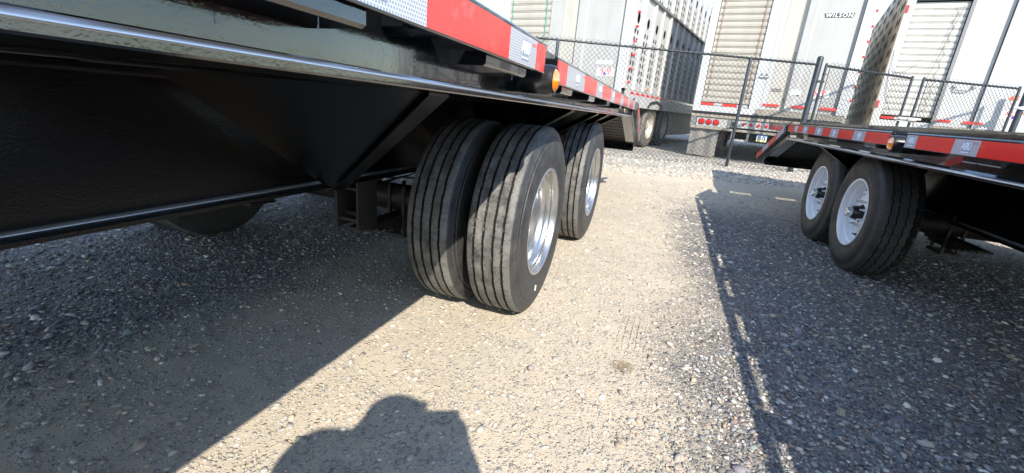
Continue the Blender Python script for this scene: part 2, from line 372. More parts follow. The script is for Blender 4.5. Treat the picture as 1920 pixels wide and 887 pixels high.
def text(name, s, size, mt, parent, mw, ext=0.0008, shear=0.0, spacing=1.0, sx=1.0, bold=0.0):
    cu = bpy.data.curves.new(name, 'FONT'); cu.body = s; cu.size = size; cu.extrude = ext; cu.align_x = 'CENTER'; cu.align_y = 'CENTER'; cu.shear = shear; cu.space_character = spacing; cu.offset = bold; cu.resolution_u = 3
    t = bpy.data.objects.new('tmp', cu); C.objects.link(t); bpy.context.view_layer.update()
    me = bpy.data.meshes.new_from_object(t.evaluated_get(bpy.context.evaluated_depsgraph_get())); bpy.data.objects.remove(t)
    me.transform(mw @ Matrix.Diagonal((sx, 1, 1, 1))); me.materials.clear(); me.materials.append(MATS[mt]); me.name = name
    o = bpy.data.objects.new(name, me); C.objects.link(o); o.parent = parent; return o
def frame(origin, ux, uz):
    """text frame: ux reading direction, uz up; faces ux x uz"""
    ux, uz = Vector(ux).normalized(), Vector(uz).normalized(); n = ux.cross(uz)
    m_ = Matrix((ux, uz, n)).transposed().to_4x4(); m_.translation = origin; return m_
#GROUND
# ------------------------------------------------------------ ground
def gz(x, y):
    x = np.asarray(x, float); y = np.asarray(y, float)
    d = (y - 0.38*x)
    rise = 0.1*np.clip((d-6.6)/1.6, 0, 1)**1.0
    und = 0.006*np.sin(x*2.1+0.6*y)*np.sin(y*1.3-0.7*x+1)+0.003*np.sin(5.3*x+1.1)*np.sin(4.7*y+0.4)
    bm = 0.05*np.exp(-((d-8.75)/0.55)**2)*(0.7+0.3*np.sin(x*3.1))
    return rise+und*np.clip(1-(d-6)/4, 0.2, 1)+bm
def grid_axis(parts): return np.unique(np.concatenate([np.arange(a, b, st) for a, b, st in parts]))
gx = grid_axis([(-400, -40, 60), (-40, -6, 4), (-6, -3.2, 0.3), (-3.2, 3.4, 0.045), (3.4, 9, 0.3), (9, 40, 5), (40, 401, 60)])
gy = grid_axis([(-400, -40, 60), (-40, -5, 4), (-5, 0.2, 0.25), (0.2, 5, 0.045), (5, 13, 0.1), (13, 40, 4), (40, 401, 60)])
GX, GY = np.meshgrid(gx, gy); GZ = gz(GX, GY)
near = (GX > -3.2) & (GX < 3.4) & (GY > 0.2) & (GY < 5)
GZ += near*RNG.normal(0, 0.0012, GX.shape)
nx_, ny_ = len(gx), len(gy)
idx = np.arange(nx_*ny_).reshape(ny_, nx_)
F = np.stack([idx[:-1, :-1], idx[:-1, 1:], idx[1:, 1:], idx[1:, :-1]], -1).reshape(-1, 4)
def np_mesh(name, V, F, mt, smooth=True, cols=None, parent=None):
    me = bpy.data.meshes.new(name); k = F.shape[1]
    me.vertices.add(len(V)); me.vertices.foreach_set('co', V.astype(np.float32).ravel())
    me.loops.add(F.size); me.loops.foreach_set('vertex_index', F.astype(np.int32).ravel())
    me.polygons.add(len(F)); me.polygons.foreach_set('loop_start', np.arange(0, F.size, k, dtype=np.int32)); me.polygons.foreach_set('loop_total', np.full(len(F), k, np.int32))
    me.polygons.foreach_set('use_smooth', np.full(len(F), smooth)); me.update(calc_edges=True)
    if cols is not None:
        a = me.color_attributes.new('tint', 'FLOAT_COLOR', 'POINT'); a.data.foreach_set('color', np.c_[cols, np.ones(len(cols))].astype(np.float32).ravel())
    me.materials.append(MATS[mt]); o = bpy.data.objects.new(name, me); C.objects.link(o)
    if parent: o.parent = parent
    return o
g = np_mesh('ground', np.stack([GX.ravel(), GY.ravel(), GZ.ravel()], 1), F, 'gravel_ground'); g['kind'] = 'structure'

# loose stones
t_ = (1+5**0.5)/2
ICO = np.array([(-1, t_, 0), (1, t_, 0), (-1, -t_, 0), (1, -t_, 0), (0, -1, t_), (0, 1, t_), (0, -1, -t_), (0, 1, -t_), (t_, 0, -1), (t_, 0, 1), (-t_, 0, -1), (-t_, 0, 1)])/math.sqrt(1+t_*t_)
ICF = np.array([(0, 11, 5), (0, 5, 1), (0, 1, 7), (0, 7, 10), (0, 10, 11), (1, 5, 9), (5, 11, 4), (11, 10, 2), (10, 7, 6), (7, 1, 8), (3, 9, 4), (3, 4, 2), (3, 2, 6), (3, 6, 8), (3, 8, 9), (4, 9, 5), (2, 4, 11), (6, 2, 10), (8, 6, 7), (9, 8, 1)])
PAL = np.array([(0.07, 0.075, 0.085), (0.12, 0.13, 0.15), (0.17, 0.18, 0.19), (0.22, 0.22, 0.22), (0.30, 0.28, 0.25), (0.40, 0.36, 0.30), (0.20, 0.14, 0.12), (0.14, 0.17, 0.17), (0.48, 0.46, 0.43), (0.33, 0.25, 0.18), (0.10, 0.10, 0.13)])
PW = np.array([1.6, 2, 2, 1.7, 1.5, 1.3, 0.7, 1.0, 0.8, 0.7, 1.2]); PW = PW/PW.sum()
def sand_mask(x, y):
    w = 0.25*np.sin(1.9*y+0.6*x)+0.16*np.sin(4.1*y+1.0)+0.10*np.sin(7*x+3*y)
    lane = np.clip(1-np.abs((x+0.66+0.5*w)/1.12), 0, 1)/0.42
    return np.clip(np.maximum(lane, np.clip((y-4)/1.6, 0, 1)*0.9), 0, 1)
def stones(name, x, y, r, label, sub=None, flat=(0.4, 0.8)):
    n = len(x); rot = RNG.uniform(0, 2*np.pi, n)
    sc = np.stack([r*RNG.uniform(0.9, 1.5, n), r*RNG.uniform(0.65, 1.0, n), r*RNG.uniform(*flat, n)], 1)
    V = ICO[None]*(1+RNG.normal(0, 0.13, (n, 12, 1)))*sc[:, None, :]
    tl = RNG.normal(0, 0.25, (n, 1)); V = np.stack([V[..., 0], V[..., 1], V[..., 2]+V[..., 0]*tl], -1)
    c, s_ = np.cos(rot)[:, None], np.sin(rot)[:, None]
    X_ = V[..., 0]*c-V[..., 1]*s_; Y_ = V[..., 0]*s_+V[..., 1]*c
    z0 = gz(x, y)+sc[:, 2]*RNG.uniform(-0.45, 0.45, n)
    P_ = np.stack([X_+x[:, None], Y_+y[:, None], V[..., 2]+z0[:, None]], -1).reshape(-1, 3)
    Fq = (ICF[None]+12*np.arange(n)[:, None, None]).reshape(-1, 3)
    col = PAL[RNG.choice(len(PAL), n, p=PW)]*RNG.uniform(0.85, 1.75, (n, 1)); sm = sand_mask(x, y)[:, None]*0.3
    col = col*(1-sm)+np.array([0.60, 0.53, 0.42])*sm
    o = np_mesh(name, P_, Fq, 'stones', True, np.repeat(col, 12, 0)); return tag(o, label, 'gravel', kind='stuff')
def scatter(n, dmin, dmax, power, keep):
    """points around the spot between the trailers, denser near by"""
    u = RNG.uniform(0, 1, n); a = 1.0-power
    d = (dmin**a+u*(dmax**a-dmin**a))**(1/a) if abs(a) > 1e-6 else dmin*(dmax/dmin)**u
    th = RNG.uniform(R(-72), R(62), n); x = d*np.sin(th); y = d*np.cos(th)
    p = keep(sand_mask(x, y)); k = RNG.uniform(0, 1, n) < p
    return x[k], y[k]
x, y = scatter(150000, 0.5, 6.5, 0.5, lambda s: 1-0.45*s); d = np.hypot(x, y)
r = np.clip(RNG.lognormal(math.log(0.0036), 0.42, len(x)), 0.0018, 0.014)*(0.75+0.25*d)*(1-0.22*sand_mask(x, y))
stones('gravel', x, y, np.minimum(r, 0.017), 'fine loose grey and tan gravel spread over the yard', flat=(0.35, 0.6))
x, y = scatter(14000, 0.5, 6, 0.35, lambda s: 1-0.80*s)
stones('gravel', x, y, np.clip(RNG.lognormal(math.log(0.0078), 0.34, len(x)), 0.0045, 0.019), 'larger rounded pebbles lying among the fine gravel of the yard')
e_ = RNG.uniform(-2.6, 5.5, 9000); w_ = RNG.uniform(6.9, 9.3, 9000)
stones('gravel', e_, w_+0.38*e_, RNG.uniform(0.008, 0.026, 9000), 'pale coarse gravel strip along the foot of the chain link fence')

#TYRES
# ------------------------------------------------------------ wheels
def tyre(kind, c, sx, parent):
    """outer face at c.x (side the eye sees), body towards sx"""
    mb = MB()
    if kind == 'rib':                       # five rib highway tyre, width .205, radius .40
        Rr, Wd, r0 = 0.402, 0.205, 0.222; n = 120
        side = [(0.012, r0), (0.004, r0+0.012), (0.006, r0+0.02), (-0.001, 0.262), (-0.004, 0.285), (-0.005, 0.31), (-0.002, 0.335), (0.0, 0.345), (0.0035, 0.347), (0.0045, 0.362), (0.008, 0.365), (0.012, 0.382), (0.018, 0.394), (0.024, 0.399)]
        g_ = []; mi = [1]*len(side)
        for gc in (0.047, 0.083, 0.122, 0.158):
            g_ += [(gc-0.0046, Rr), (gc-0.0036, Rr-0.013), (gc+0.0036, Rr-0.013), (gc+0.0046, Rr)]
        prof = side+g_+[(Wd-a, b) for a, b in side[::-1]]
        mi = [1]*(len(side)-2)+[0]*2
        for k in range(4): mi += [0, 2, 2, 0][:0] or []
        mis = []
        for j in range(len(prof)-1):
            a, b = prof[j], prof[j+1]
            if min(a[1], b[1]) < 0.39: mis.append(2 if min(a[1], b[1]) > 0.3885 and len(side) <= j < len(side)+16 else 1)
            else: mis.append(2 if (len(side) <= j < len(side)+16 and (a[1] < Rr-0.005 or b[1] < Rr-0.005)) else 0)
        def mod(k, j, x, r):
            if len(side) <= j < len(side)+16:
                x += 0.0006*(1 if (k % 4) in (0, 1) else -1)
            return x, r
        mb.lathe(prof, c, n, sx, mis, True, mod)
        # small sipes nicked into the ribs
        o = mb.build('tyre', ['tyre_tread_dusty', 'tyre_side_dusty', 'groove_shade_dirt'], parent)
        sm = MB()
        for k in range(90):
            t = 2*math.pi*(k+0.3)/90
            for gx0 in (0.047, 0.083, 0.122, 0.158):
                for s2 in (-1, 1):
                    L_ = random.uniform(0.004, 0.009); tt = t+random.uniform(-0.01, 0.01); w = 0.0028; q = []
                    for (dx, dt) in ((0, -w), (L_, -w*0.4), (L_, w*0.4), (0, w)):
                        q.append((c[0]+sx*(gx0+s2*(0.0046+dx)), c[1]+(Rr+0.0006)*math.cos(tt+dt+dx*0.8), c[2]+(Rr+0.0006)*math.sin(tt+dt+dx*0.8)))
                    sm.add(q, [(0, 1, 2, 3)])
        so = sm.build('tread_sipe', 'groove_shade_dirt', parent); so['kind'] = 'stuff'
    else:                                   # all position trailer tyre with zigzag grooves
        Rr, Wd, r0 = 0.390, 0.235, 0.212; n = 168
        side = [(0.016, r0), (0.006, r0+0.012), (0.007, r0+0.022), (-0.001, 0.262), (-0.005, 0.285), (-0.006, 0.305), (-0.002, 0.325), (0.003, 0.338), (0.0055, 0.342), (0.0085, 0.356), (0.016, 0.374), (0.024, 0.384)]
        g_ = []
        for gc in (0.058, 0.095, 0.140, 0.177):
            g_ += [(gc-0.0033, Rr), (gc-0.0027, Rr-0.012), (gc+0.0027, Rr-0.012), (gc+0.0033, Rr)]
        prof = side+g_+[(Wd-a, b) for a, b in side[::-1]]; ns = len(side)
        mis = []
        for j in range(len(prof)-1):
            a, b = prof[j], prof[j+1]
            if ns <= j < ns+16 and min(a[1], b[1]) < Rr-0.005: mis.append(2)
            else: mis.append(0 if min(a[1], b[1]) > 0.355 else 1)
        def mod(k, j, x, r):
            if ns <= j < ns+16:
                x += 0.0018*(1 if (k//2) % 2 else -1)
                if k % 4 == 0 and (j-ns) % 4 in (0, 3): r -= 0.0045
            if (ns-3 <= j < ns or ns+16 <= j < ns+19) and k % 5 == 0: r -= 0.003
            return x, r
        mb.lathe(prof, c, n, sx, mis, True, mod)
        o = mb.build('tyre', ['tyre_tread_new', 'tyre_side_new', 'groove_shade_dirt'], parent)
    return o
def steel_rim_dual(c, sx, parent):
    """deep dished silver disc wheel, dish facing out"""
    mb = MB()
    prof = [(0.020, 0.236), (0.006, 0.236), (0.002, 0.232), (0.003, 0.224), (0.012, 0.2185), (0.030, 0.215), (0.034, 0.207), (0.050, 0.204), (0.054, 0.199), (0.060, 0.193), (0.082, 0.191), (0.088, 0.184), (0.125, 0.182), (0.150, 0.178), (0.163, 0.165), (0.168, 0.15), (0.168, 0.118), (0.160, 0.100), (0.155, 0.082), (0.155, 0.0)]
    mb.lathe(prof, c, 72, sx); o = mb.build('rim', 'rim_silver', parent)
    nb = MB()
    for k in range(8):
        t = 2*math.pi*k/8; nb.tube([(c[0]+sx*0.160, c[1]+0.1*math.cos(t), c[2]+0.1*math.sin(t)), (c[0]+sx*0.135, c[1]+0.1*math.cos(t), c[2]+0.1*math.sin(t))], 0.013, 6, smooth=False)
    nb.build('lug_nut', 'zinc', parent)
    h = MB(); h.lathe([(0.155, 0.07), (0.13, 0.068), (0.125, 0.06), (0.12, 0.0)], c, 24, sx); h.build('hub', 'black_dull', parent)
def annulus_holes(mb, c, sx, r1, r2, x1, x2, nh, rh, rc):
    """disc ring with nh round holes, given depth by a small sleeve"""
    for k in range(nh):
        t0, t1 = 2*math.pi*(k-0.5)/nh, 2*math.pi*(k+0.5)/nh; tm = (t0+t1)/2; m_ = 16; o = []; i_ = []; b = []
        for q in range(m_):
            a = 2*math.pi*q/m_+math.pi/m_; uy, uz = math.cos(a), math.sin(a)
            hy, hz = rh*uy, rh*uz; i_.append((rc+hy, hz))
            # outer point: clamp on sector border (radial = u, tangential = v)
            su = ((r2-rc) if uy > 0 else (rc-r1))/max(abs(uy), 1e-6); sv = (rc*math.sin((t1-t0)/2))/max(abs(uz), 1e-6); sc = min(su, sv)
            o.append((rc+uy*sc, uz*sc/rc))
        vs = []
        for (u, v) in o: vs.append((c[0]+sx*(x1+(x2-x1)*(u-r1)/(r2-r1)), c[1]+u*math.cos(tm+v), c[2]+u*math.sin(tm+v)))
        for (u, v) in i_:
            rr_ = math.hypot(u, v); aa = math.atan2(v, u); vs.append((c[0]+sx*(x1+(x2-x1)*(rr_-r1)/(r2-r1)), c[1]+rr_*math.cos(tm+aa), c[2]+rr_*math.sin(tm+aa)))
        for (u, v) in i_:
            rr_ = math.hypot(u, v); aa = math.atan2(v, u); vs.append((c[0]+sx*(x1+0.008+(x2-x1)*(rr_-r1)/(r2-r1)), c[1]+rr_*math.cos(tm+aa), c[2]+rr_*math.sin(tm+aa)))
        fs = [(q, (q+1) % m_, m_+(q+1) % m_, m_+q) for q in range(m_)]+[(m_+q, m_+(q+1) % m_, 2*m_+(q+1) % m_, 2*m_+q) for q in range(m_)]
        mb.add(vs, fs)
def white_rim(c, sx, parent):
    mb = MB()
    mb.lathe([(0.024, 0.224), (0.010, 0.224), (0.004, 0.220), (0.005, 0.212), (0.014, 0.205), (0.040, 0.200), (0.046, 0.190), (0.075, 0.186), (0.082, 0.178), (0.074, 0.168)], c, 72, sx)
    annulus_holes(mb, c, sx, 0.1195, 0.168, 0.060, 0.074, 8, 0.0205, 0.144)
    mb.lathe([(0.060, 0.121), (0.056, 0.112), (0.056, 0.058)], c, 72, sx); mb.build('rim', 'rim_white', parent)
    b = MB(); b.lathe([(0.12, 0.175), (0.12, 0.0)], c, 24, sx); b.lathe([(0.056, 0.052), (0.030, 0.046), (0.012, 0.042), (0.004, 0.038), (0.002, 0.03), (0.002, 0.0)], c, 32, sx); b.build('hub', 'hub_black', parent)
    cp_ = MB(); cp_.lathe([(0.002, 0.031), (-0.022, 0.031), (-0.028, 0.028), (-0.030, 0.015), (-0.026, 0.011), (-0.026, 0.0)], c, 24, sx); cp_.build('hub_cap', 'zinc', parent)
    for k in range(8):
        t = 2*math.pi*(k+0.5)/8; y0, z0 = c[1]+0.083*math.cos(t), c[2]+0.083*math.sin(t)
        nb = MB(); nb.tube([(c[0]+sx*0.058, y0, z0), (c[0]+sx*0.034, y0, z0), (c[0]+sx*0.032, y0, z0)], [0.009, 0.009, 0.007], 6, smooth=False)
        nb.tube([(c[0]+sx*0.034, y0, z0), (c[0]+sx*0.018, y0, z0)], 0.006, 8); nb.build('lug_nut', 'zinc', parent)
    v = MB(); v.tube([(c[0]+sx*0.06, c[1]-0.06, c[2]-0.135), (c[0]+sx*0.03, c[1]-0.066, c[2]-0.13), (c[0]+sx*0.022, c[1]-0.068, c[2]-0.128)], [0.006, 0.005, 0.004], 8); v.build('valve_stem', 'hub_black', parent)

#TRAILERS
# ------------------------------------------------------------ flatbed trailers
def flatbed(name, label, xr, s, slope, z_off, yk, y_front, segs, tapes, wheels, kindw, beam_bot, beam_dx, marker_y, pockets, brackets, dove):
    """xr: x of the rub rail face, s: +1 if the trailer's body lies at greater x; slope: nose-up tilt; heights are z at y=0"""
    T = empty(name, (xr, 0, 0), 0, label, 'trailer', 'black flatbed trailers parked side by side')
    def tf(p): return Vector((p.x-xr, p.y, p.z+slope*p.y)) if True else p
    def M(): return MB(tf)
    X_ = lambda d_: xr+s*d_          # d_ metres inboard of the rub rail face
    zr0, zr1, zf = z_off['rail0'], z_off['rail1'], z_off['flange']       # rub rail bottom/top, channel flange edge top
    zt = zr1+0.022
    ye = dove['y0']; y0 = y_front
    # side channel with fillet
    def chan(ya, yb):
        pts = [(0.115, zt), (0.060, zt), (0.060, zf+0.006), (0.056, zf+0.001), (0.006, zf), (0.0015, zf-0.002), (0.0, zf-0.006), (0.0, zf-0.013), (0.002, zf-0.015), (0.115, zf-0.018), (0.115, zf-0.010), (0.070, zf-0.009), (0.067, zt-0.012), (0.115, zt-0.012)]
        mb = M(); mb.extrude(pts if s > 0 else pts, (xr, ya, 0), (xr, yb, 0), (s, 0, 0), (0, 0, 1)); return mb
    chan(y0, ye).build('side_channel', 'black_gloss', T)
    fb = M(); fb.extrude([(0.0085, zf-0.0005), (0.0085, zf+0.0006), (0.0050, zf+0.0004), (0.0018, zf-0.0012), (-0.0003, zf-0.0036), (-0.0011, zf-0.0066), (0.0006, zf-0.0066)], (xr, y0, 0), (xr, ye, 0), (s, 0, 0), (0, 0, 1), True, True); fb.build('flange_highlight', 'edge_highlight', T)  # bright strip added as the highlight along the rounded flange edge
    # opposite side channel
    Wt = 2.52
    ob = M(); ob.box((X_(Wt-0.06), y0, zf-0.015), (X_(Wt), ye, zt)); ob.build('side_channel', 'black_gloss', T)
    # rub rail sections
    for i, (ya, yb, dz) in enumerate(segs):
        rb = M(); z0, z1 = zr0+dz, zr1+dz
        pr_ = [(0.0015, z0), (0, z0+0.0015), (0, z1-0.004), (0.003, z1), (0.0095, z1), (0.0095, z0)]
        rb.extrude([(a-0.028, b) for a, b in pr_], (xr, ya, 0), (xr, yb, 0), (s, 0, 0), (0, 0, 1)); rb.build('rub_rail', 'black_gloss', T)
    for (py, dz) in pockets:                                        # stake pockets standing the rail off
        pk = M(); pk.box((X_(-0.0185), py-0.045, zr0+dz+0.004), (X_(0.0595), py+0.045, zr1+dz-0.006), 0.002); pk.build('stake_pocket', 'black_gloss', T)
    for (py, ln, dz) in brackets:
        bk = M(); bk.extrude([(-0.0175, zr0+dz+0.004), (-0.0175, zr0+dz-0.016), (-0.012, zr0+dz-0.020), (0.0595, zr0+dz-0.022), (0.0595, zr0+dz+0.004)], (xr, py-ln/2, 0), (xr, py+ln/2, 0), (s, 0, 0), (0, 0, 1)); bk.build('bracket', 'black_gloss', T)
        dr = M(); dr.tube([(X_(-0.010), py+ln*0.2, zr0+dz-0.018), (X_(-0.010), py+ln*0.2, zr0+dz-0.027), (X_(-0.0095), py+ln*0.2, zr0+dz-0.031)], [0.0008, 0.0007, 0.0016], 6); dr.build('paint_drip', 'black_gloss', T)
    # tapes
    k = 0
    for (ya, yb, col, dz, logo) in tapes:
        tb = M(); zc0, zc1 = zr0+dz+0.003, zr1+dz-0.009; tb.box((X_(-0.0292), ya+0.0006, zc0), (X_(-0.0281), yb-0.0006, zc1)); ob_ = tb.build('tape_block', {'r': 'tape_red', 'w': 'tape_white'}[col], T)
        if logo:
            yc = ya+(yb-ya)*0.55 if s < 0 else ya+(yb-ya)*0.45; zc = (zc0+zc1)/2+0.0005; zc += slope*yc
            ux = (0, 1, 0) if s < 0 else (0, -1, 0); sg = 1 if s < 0 else -1
            fx = -s*0.0299
            lg = MB(); a = 0.026; bb_ = 0.021
            lg.cm = 0; lg.box((fx, yc-a, zc-bb_), (fx+s*0.0006, yc+a, zc+bb_))
            lg.cm = 1; lg.box((fx-s*0.0004, yc-a+0.003, zc-bb_+0.003), (fx, yc+a-0.003, zc-bb_+0.0062)); lg.build('logo_panel', ['ink_grey', 'ink_pale'], ob_)
            text('lettering', 'ABU', 0.034, 'ink_pale', ob_, frame((fx-s*0.0004, yc, zc+0.003), ux, (0, 0, 1)), 0.0004, 0.0, 0.95, 0.85, 0.0008)
        if col == 'w' and yb-ya > 0.15:
            text('marking', 'DOT-C2', 0.010, 'ink_red', ob_, frame((-s*0.0294, (yb-0.018) if s < 0 else ya+0.03, zc1-0.012+slope*yb), (0, 1, 0) if s < 0 else (0, -1, 0), (0, 0, 1)), 0.0002)
    # amber marker light in its rubber ring
    mk = M(); zc = z_off['marker']
    mk.lathe([(0.0585, 0.0), (0.0585, 0.037), (-0.030, 0.039), (-0.043, 0.037), (-0.046, 0.033), (-0.043, 0.0305), (-0.034, 0.030)], (xr, marker_y, zc), 32, s); mo = mk.build('marker_light', 'hub_black', T)
    ml = M(); ml.lathe([(-0.032, 0.0302), (-0.045, 0.029), (-0.053, 0.019), (-0.0555, 0.0)], (xr, marker_y, zc), 28, s); ml.build('lens', 'lens_amber', mo)
    # main beams
    zb = beam_bot; bt = zf-0.022
    for bx, d_ in ((X_(beam_dx), 1), (X_(Wt-beam_dx), -1)):
        bm = M(); sg = -s*d_
        # outer web face + flanges
        prof = [(0.05, zb), (0.05, zb+0.010), (0.010, zb+0.013), (0.004, zb+0.018), (0.004, bt-0.018), (0.010, bt-0.013), (0.05, bt-0.010), (0.05, bt), (-0.05, bt), (-0.05, bt-0.010), (-0.004, bt-0.014), (-0.004, zb+0.014), (-0.05, zb+0.010), (-0.05, zb)]
        bm.extrude(prof, (bx, y0, 0), (bx, ye+0.1, 0), (sg, 0, 0), (0, 0, 1)); bm.build('main_beam', 'black_beam', T)
        bl = M(); bl.extrude([(0.0135, zb+0.0125), (0.0065, zb+0.0155), (0.0035, zb+0.020), (0.0045, zb+0.021), (0.0085, zb+0.0168), (0.0145, zb+0.0138)], (bx, y0, 0), (bx, ye+0.1, 0), (sg, 0, 0), (0, 0, 1), True, True); bl.build('beam_highlight', 'zinc', T)  # thin bright strip painting the highlight above the lower flange, no weld
    # crossmembers
    y = y0+0.1
    while y < ye:
        cm_ = M(); cm_.extrude([(-0.025, zf-0.008), (0.025, zf-0.008), (0.025, zf-0.002), (0.003, zf), (0.003, zt-0.03), (-0.003, zt-0.03), (-0.003, zf), (-0.025, zf-0.002)], (X_(0.072), y, 0), (X_(Wt-0.07), y, 0), (0, 1, 0), (0, 0, 1)); cm_.build('crossmember', 'black_dull', T); y += 0.41
    # deck boards
    nb = 12; wbd = (Wt-0.19)/nb
    for i in range(nb):
        db = M(); db.box((X_(0.118+i*wbd+0.003), y0, zt-0.03), (X_(0.118+(i+1)*wbd-0.003), ye, zt+0.008+0.002*(i % 2))); db.build('deck_board', 'wood_deck', T)
    # outrigger gussets from the beam foot up to the channel
    for gy0, dy in dove['gussets']:
        gs = M(); xo, xi = X_(0.03), X_(beam_dx-0.052)
        yb_ = gy0+dy; q = [(xo, gy0, zf-0.016), (xi, gy0, zf-0.02), (xi, yb_, zb+0.012), (xi+(xo-xi)*0.08, yb_, zb+0.012)]
        vs = q+[(a, b+0.008, c_) for a, b, c_ in q]; gs.add(vs, [(0, 1, 2, 3), (7, 6, 5, 4), (0, 4, 5, 1), (1, 5, 6, 2), (2, 6, 7, 3), (3, 7, 4, 0)]); 
        dv = Vector(q[3])-Vector(q[0]); fl = [Vector(q[0])+Vector((0, -0.03, 0)), Vector(q[0])+Vector((0, 0.04, 0)), Vector(q[3])+Vector((0, 0.04, 0)), Vector(q[3])+Vector((0, -0.03, 0))]
        dn_ = Vector((0, 0, -0.006)); gs.add([v for v in fl]+[v+dn_ for v in fl], [(0, 1, 2, 3), (7, 6, 5, 4), (0, 4, 5, 1), (1, 5, 6, 2), (2, 6, 7, 3), (3, 7, 4, 0)])
        gs.build('outrigger', 'black_beam', T)
    # dovetail: sloping side channels, slats between
    yd1, drop = dove['y1'], dove['drop']; dvv = Vector((0, yd1-ye, -drop)); dl = dvv.length; du = dvv/dl; up = Vector((0, -du.z, du.y))
    for xa, sg in ((xr+s*0.0, s), (X_(Wt), -s)):
        ch = M(); z1 = zt-zf+0.02
        ch.extrude([(0, 0), (0.085, 0), (0.085, 0.01), (0.01, 0.01), (0.01, z1), (0, z1)], (xa, ye+0.002, zf-0.012), Vector((xa, ye, zf-0.012))+dvv, (sg, 0, 0), up); ch.build('dovetail_channel', 'black_gloss', T)
    ns_ = 11
    for i in range(ns_):
        a = (i+0.5)/ns_; cpt = Vector((0, ye, zf+0.03))+dvv*a+up*0.02
        sl = M(); w = dl/ns_*0.40
        p = Vector((X_(0.1), cpt.y, cpt.z)); q2 = Vector((X_(Wt-0.1), cpt.y, cpt.z))
        sl.extrude([(-w, -0.02), (w, -0.02), (w, 0.015), (-w, 0.015)], p, q2, du, up); sl.build('dovetail_slat', 'black_dull', T)
    rb = M(); rb.extrude([(-0.0185, 0), (-0.028, 0), (-0.028, zr1-zr0), (-0.0185, zr1-zr0)], (xr, dove['r0'], dove['rz0']), Vector((xr, dove['r0'], dove['rz0']))+dvv*dove['rl'], (s, 0, 0), up); rb.build('rub_rail', 'black_gloss', T)
    a = 0.0
    for i, (ln, col) in enumerate(dove['tapes']):
        p0 = Vector((xr, dove['r0'], dove['rz0']))+du*(a+0.001); p1 = Vector((xr, dove['r0'], dove['rz0']))+du*(a+ln-0.001); a += ln
        tb = M(); tb.extrude([(-0.0281, 0.003), (-0.0292, 0.003), (-0.0292, zr1-zr0-0.004), (-0.0281, zr1-zr0-0.004)], p0, p1, (s, 0, 0), up); tb.build('tape_block', {'r': 'tape_red', 'w': 'tape_white'}[col], T)
    # rear cross channel at the low end with its tape, and inner dovetail frames
    pe = Vector((0, ye, zf-0.012))+dvv
    rc = M(); rc.box((X_(0.012), pe.y, pe.z-0.03), (X_(Wt-0.012), pe.y+0.01, pe.z+0.1)); rc.box((X_(0.012), pe.y-0.07, pe.z-0.03), (X_(Wt-0.012), pe.y, pe.z-0.022)); rc.build('rear_bar', 'black_gloss', T)
    n_ = 8
    for i in range(n_):
        w = (Wt-0.06)/n_; tb = M(); tb.box((X_(0.03+i*w), pe.y+0.0104, pe.z+0.01), (X_(0.03+(i+1)*w-0.002), pe.y+0.0114, pe.z+0.06)); tb.build('tape_block', 'tape_red' if i % 2 == 0 else 'tape_white', T)
    for dxi in (0.55, Wt-0.55):
        inn = M(); inn.extrude([(0, 0), (0.05, 0), (0.05, 0.008), (0.008, 0.008), (0.008, 0.11), (0, 0.11)], (X_(dxi), ye, zf-0.03), Vector((X_(dxi), ye-0.02, zf-0.03))+dvv, (s, 0, 0), up); inn.build('dovetail_frame', 'black_dull', T)
    tl = M()
    for zz, in ((0.25,), (0.17,)): tl.box((X_(0.02), pe.y-0.012, pe.z+zz), (X_(0.10), pe.y+0.002, pe.z+zz+0.06), 0.006)
    # level centre deck between the sloping sides, with its two hinge slots
    pz1 = zt-0.01; pz0 = pz1-0.018; a_, b_ = X_(0.28), X_(Wt-0.28); g0, g1, g2, g3 = ye+0.70, ye+0.758, ye+0.785, ye+0.843
    for ya, yb in ((ye+0.03, g0), (g1, g2), (g3, ye+2.62)):
        pu = M(); pu.box((a_, ya, pz0), (b_, yb, pz1)); pu.build('centre_deck', 'black_gloss', T)
    for c0, c1 in ((0.28, 0.43), (0.70, 0.97), (1.20, Wt-0.28)):
        for ya, yb in ((g0, g1), (g2, g3)): pu = M(); pu.box((X_(c0), ya+0.0005, pz0+0.003), (X_(c1), yb-0.0005, pz1-0.003)); pu.build('centre_deck', 'black_gloss', T)
    for c0 in (0.28, Wt-0.29): pu = M(); pu.box((X_(c0), ye+0.03, zf+0.03), (X_(c0+0.01), ye+2.62, pz0)); pu.build('centre_deck_side', 'black_gloss', T)
    pu = M(); pu.box((X_(0.292), ye+2.61, zf+0.03), (X_(Wt-0.292), ye+2.62, pz0)); pu.build('centre_deck_end', 'black_gloss', T)
    # axles and running gear
    for (wy, wz, wx, wxi) in wheels['axles']:
        ax_ = MB(lambda p: Vector((p.x-xr, p.y, p.z))); ax_.tube([(wx, wy, wz), (X_(Wt)+(X_(0)-wx), wy, wz)], 0.064, 16); ax_.build('axle', 'black_dull', T)
    rg = lambda: MB(lambda p: Vector((p.x-xr, p.y, p.z)))
    for hx, sg in ((X_(beam_dx), 1), (X_(Wt-beam_dx), -1)):
        for hy, hz0 in wheels['hangers']:
            h = rg(); zt_ = zb+slope*hy+0.002
            for dx in (-0.055, 0.045): h.box((hx+dx, hy-0.06, hz0), (hx+dx+0.010, hy+0.06, zt_))
            h.box((hx-0.045, hy-0.055, zt_-0.035), (hx+0.045, hy-0.045, zt_-0.025)); h.box((hx-0.045, hy-0.05, hz0+0.03), (hx+0.045, hy-0.04, hz0+0.042)); h.tube([(hx-0.06, hy, hz0+0.05), (hx+0.06, hy, hz0+0.05)], 0.014, 8); h.build('spring_hanger', 'black_dull', T)
